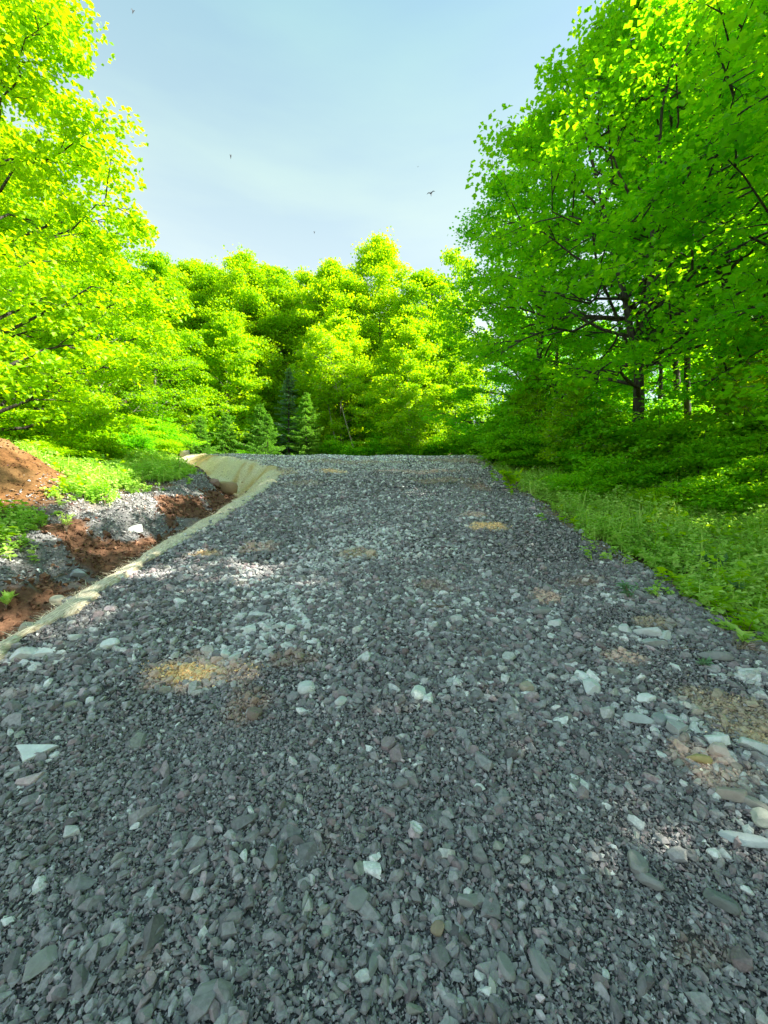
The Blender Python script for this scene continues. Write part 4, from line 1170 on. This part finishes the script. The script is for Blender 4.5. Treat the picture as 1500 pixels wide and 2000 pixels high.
# ------------------------------------------------------------------ single plants that stand out
def plant(name, label, px, py, h, stems, nl, ls, leaf, spread=.3, maple=False, group=None, up=.2, whorl=False, cat='plant'):
    x, y, z = at(px, py)
    rg = np.random.default_rng(px * 3 + py)
    T = Tubes(); P = []; A = []; TN = []
    for s in range(stems):
        a = rg.uniform(0, 6.28); r = spread * h * rg.uniform(.2, 1) if stems > 1 else .02
        e = np.array([math.cos(a) * r, math.sin(a) * r, h * rg.uniform(.75, 1)])
        b = bez(np.zeros(3), np.array([e[0] * .3, e[1] * .3, e[2] * .6]), e, 6)
        T.add(b, np.linspace(.005, .0025, 6), 5)
        for k in range(nl):
            q = .97 if (whorl and k > nl * .4) else rg.uniform(.35, 1)
            P.append([np.interp(q * 5, np.arange(6), b[:, j]) for j in range(3)]); A.append(rg.uniform(0, 6.28)); TN.append(rg.uniform(.3, 1))
    P = np.array(P); n = len(P)
    V, Fc = (MAPLE_V, MAPLE_F) if maple else (LEAF_V, LEAF_F)
    v, f, tn = leaves_np(P, ls * rg.uniform(.7, 1.2, n), rg, .25, az=np.array(A), pitch=rg.normal(up, .3, n), tone=np.array(TN), V=V, Fc=Fc, wscale=1.0 if maple else .6)
    t = thing(name, label, cat, (x, y, z - .01), 0, group)
    link('stem', T.mesh('stem', M['twig']), t); link('leaves', mesh_np('leaves', v, f, M[leaf], tone=tn), t)
plant('weed_plant', 'single stemmed plant topped by a whorl of grey green leaves, right verge', 1438, 1185, .26, 1, 26, .10, 'leaf_blue', whorl=True)
G_P = 'low plants at the gravel edge'
plant('maple_seedling', 'yellow green maple seedling at the gravel edge left of the tall single stem', 1405, 1200, .12, 4, 7, .06, 'leaf_beech', .8, True, G_P, 0)
plant('maple_seedling', 'yellow green maple seedling lowest on the right verge, beside the dry straw', 1460, 1240, .14, 5, 7, .06, 'leaf_beech', .8, True, G_P, 0)
plant('maple_seedling', 'small maple seedling right of the tall single stem', 1482, 1195, .16, 4, 7, .06, 'leaf_beech', .8, True, G_P, 0)
plant('weed_plant', 'bright leafy plant at the road edge below the overhanging maple', 1000, 962, .5, 6, 12, .16, 'leaf_beech', .6, True, G_P)
plant('weed_plant', 'bluish tuft on the gravel edge halfway up the right verge', 1230, 1170, .15, 6, 12, .06, 'leaf_blue', .9, False, G_P)
plant('weed_plant', 'grass blades arching over the gravel at the right edge', 1385, 1125, .2, 6, 10, .14, 'leaf_blue', .8, False, G_P, .9)
plant('weed_plant', 'small green sprout growing through gravel near the dry straw', 1376, 1305, .05, 4, 8, .05, 'leaf_blue', 1, False, G_P, .6)
plant('weed_plant', 'big bright leafed plant at the left edge of the bank', 12, 1010, .3, 5, 8, .12, 'leaf_beech', .8, True, G_P, 0)
plant('weed_plant', 'broad light green plant at the left edge below the bright leafed one', 10, 1065, .25, 5, 9, .12, 'leaf_beech', .9, False, G_P, .1)
plant('weed_plant', 'pale green tuft standing by itself on the leafy bank left of the ditch', 130, 1040, .28, 7, 12, .06, 'leaf_weed', .5, False, G_P, .7)
plant('grass_tuft', 'grass tuft at the left edge beside the brown ditch', 12, 1190, .12, 6, 10, .10, 'leaf_weed', .5, False, G_P, 1.0)
plant('weed_plant', 'green plant on the ditch bank behind the grey gravel', 205, 985, .45, 9, 14, .07, 'leaf_shrub', .5, False, G_P, .4)

# ------------------------------------------------------------------ twigs, roots, straw
def twig(name, label, px, py, n, ln, flat=.15, cat='twig', r=.003, mat='twig', fan=6.28, a0=0):
    x, y, z = at(px, py)
    rg = np.random.default_rng(px + py)
    T = Tubes()
    for k in range(n):
        a = a0 + rg.uniform(-fan / 2, fan / 2); l = ln * rg.uniform(.4, 1)
        s = np.array([rg.normal(0, .06 * ln), rg.normal(0, .06 * ln), .015])
        e = s + np.array([math.cos(a) * l, math.sin(a) * l, l * (.22 * math.sin(a)) + flat * l * rg.uniform(0, 1)])
        m_ = (s + e) / 2 + rg.normal(0, .12 * l, 3) * np.array([1, 1, .5]) + np.array([0, 0, .06 * l])
        T.add(bez(s, m_, e, 7), r * np.linspace(1, .3, 7), 5)
    o = link(name, T.mesh(name, M[mat]), None, (x, y, z))
    tag(o, label, cat)
twig('root_tangle', 'tangle of thin dry roots hanging in the brown ditch', 110, 1130, 14, .42, .3, 'roots', .003)
twig('twig', 'bent pale root sticking out right of the root tangle in the ditch', 150, 1140, 3, .3, .4, 'roots', .0035)
twig('dry_straw', 'orange brown dry straw stems lying across the dark stone by the weeds', 1440, 1270, 16, .3, .12, 'dry stems', .003, 'twig', 1.6, .2)
twig('twig', 'small pale forked twig on the road left of centre', 668, 1105, 4, .28, .15)
twig('twig', 'pale dry plant bits right of centre on the gravel', 860, 1190, 8, .16, .3, r=.0025)
twig('twig', 'thin straw blade standing beside the pale stones left of centre', 468, 1232, 1, .14, 1.5, r=.0025)
twig('twig', 'thin twig lying right of the dry leaf patch at lower left of road', 620, 1170, 2, .25, .1, r=.002)
twig('twig', 'dry curved stem near the right edge above the bare dirt', 1330, 1272, 3, .22, .15, r=.0025)

# ------------------------------------------------------------------ birds
m_, n_, N_, L_ = newmat('dark_feather')
o_ = N_.new('ShaderNodeOutputMaterial'); p_ = N_.new('ShaderNodeBsdfPrincipled'); p_.inputs['Base Color'].default_value = (.02, .022, .03, 1); p_.inputs['Roughness'].default_value = .7
L_.new(p_.outputs[0], o_.inputs['Surface'])
def bird(label, px, py, wpx, rot, spread, d=32):
    x = (px - 750) / F * d; z = EYE + (1000 - py) / F * d
    s = wpx / F * d
    prof = [(0, .01), (.06, .05), (.14, .07), (.3, .095), (.55, .10), (.75, .06), (.9, .03), (1.0, .045), (1.06, .005)]
    v, f = tube(np.array([(0, -a, 0) for a, r in prof]), np.array([r for a, r in prof]), 8)
    v = v * np.array([1, 1, .8]); fs = [f]; n = len(v); vs = [v]
    for sgn in (-1, 1):
        wv = []
        for q in np.linspace(0, 1, 6):
            xx = sgn * (.06 + .85 * q * spread); zz = .02 + .25 * math.sin(q * 2.4) * (1.3 - spread)
            ch = .30 * (1 - q) ** .6 + .02; y0 = -.28 + .10 * math.sin(q * 3.1) - .28 * q ** 1.8
            for (dy, dz) in ((0, .006), (-ch, .004), (-ch, -.004), (0, -.006)): wv.append((xx, y0 + dy, zz + dz))
        i = np.arange(24).reshape(6, 4); j = np.roll(i, -1, 1)
        vs.append(np.array(wv)); fs.append(np.stack([i[:-1], j[:-1], j[1:], i[1:]], -1).reshape(-1, 4) + n)
        fs.append(i[-1:].copy() + n); n += 24
    me = mesh_np('bird', np.concatenate(vs) * s, [np.concatenate(fs)], m_, smooth=False)
    o = link('bird', me, None, (x, d, z)); o.rotation_euler = rot
    tag(o, label, 'bird', 'small dark birds in the sky')
bird('small dark bird in flight high in the sky beside the left tree top', 261, 20, 11, (R(75), R(10), R(25)), .35)
bird('thin dark bird in flight in the open sky left of the middle', 451, 302, 10, (R(80), R(0), R(10)), .15)
bird('dark bird with spread wings just left of the right side maples', 842, 374, 13, (R(70), R(-5), R(-20)), .7)
bird('tiny dark bird above the spread winged one, near the right side maples', 816, 325, 4, (R(60), 0, 0), .5)
bird('tiny dark bird low in the sky above the row of trees', 614, 452, 6, (R(75), 0, R(5)), .3)
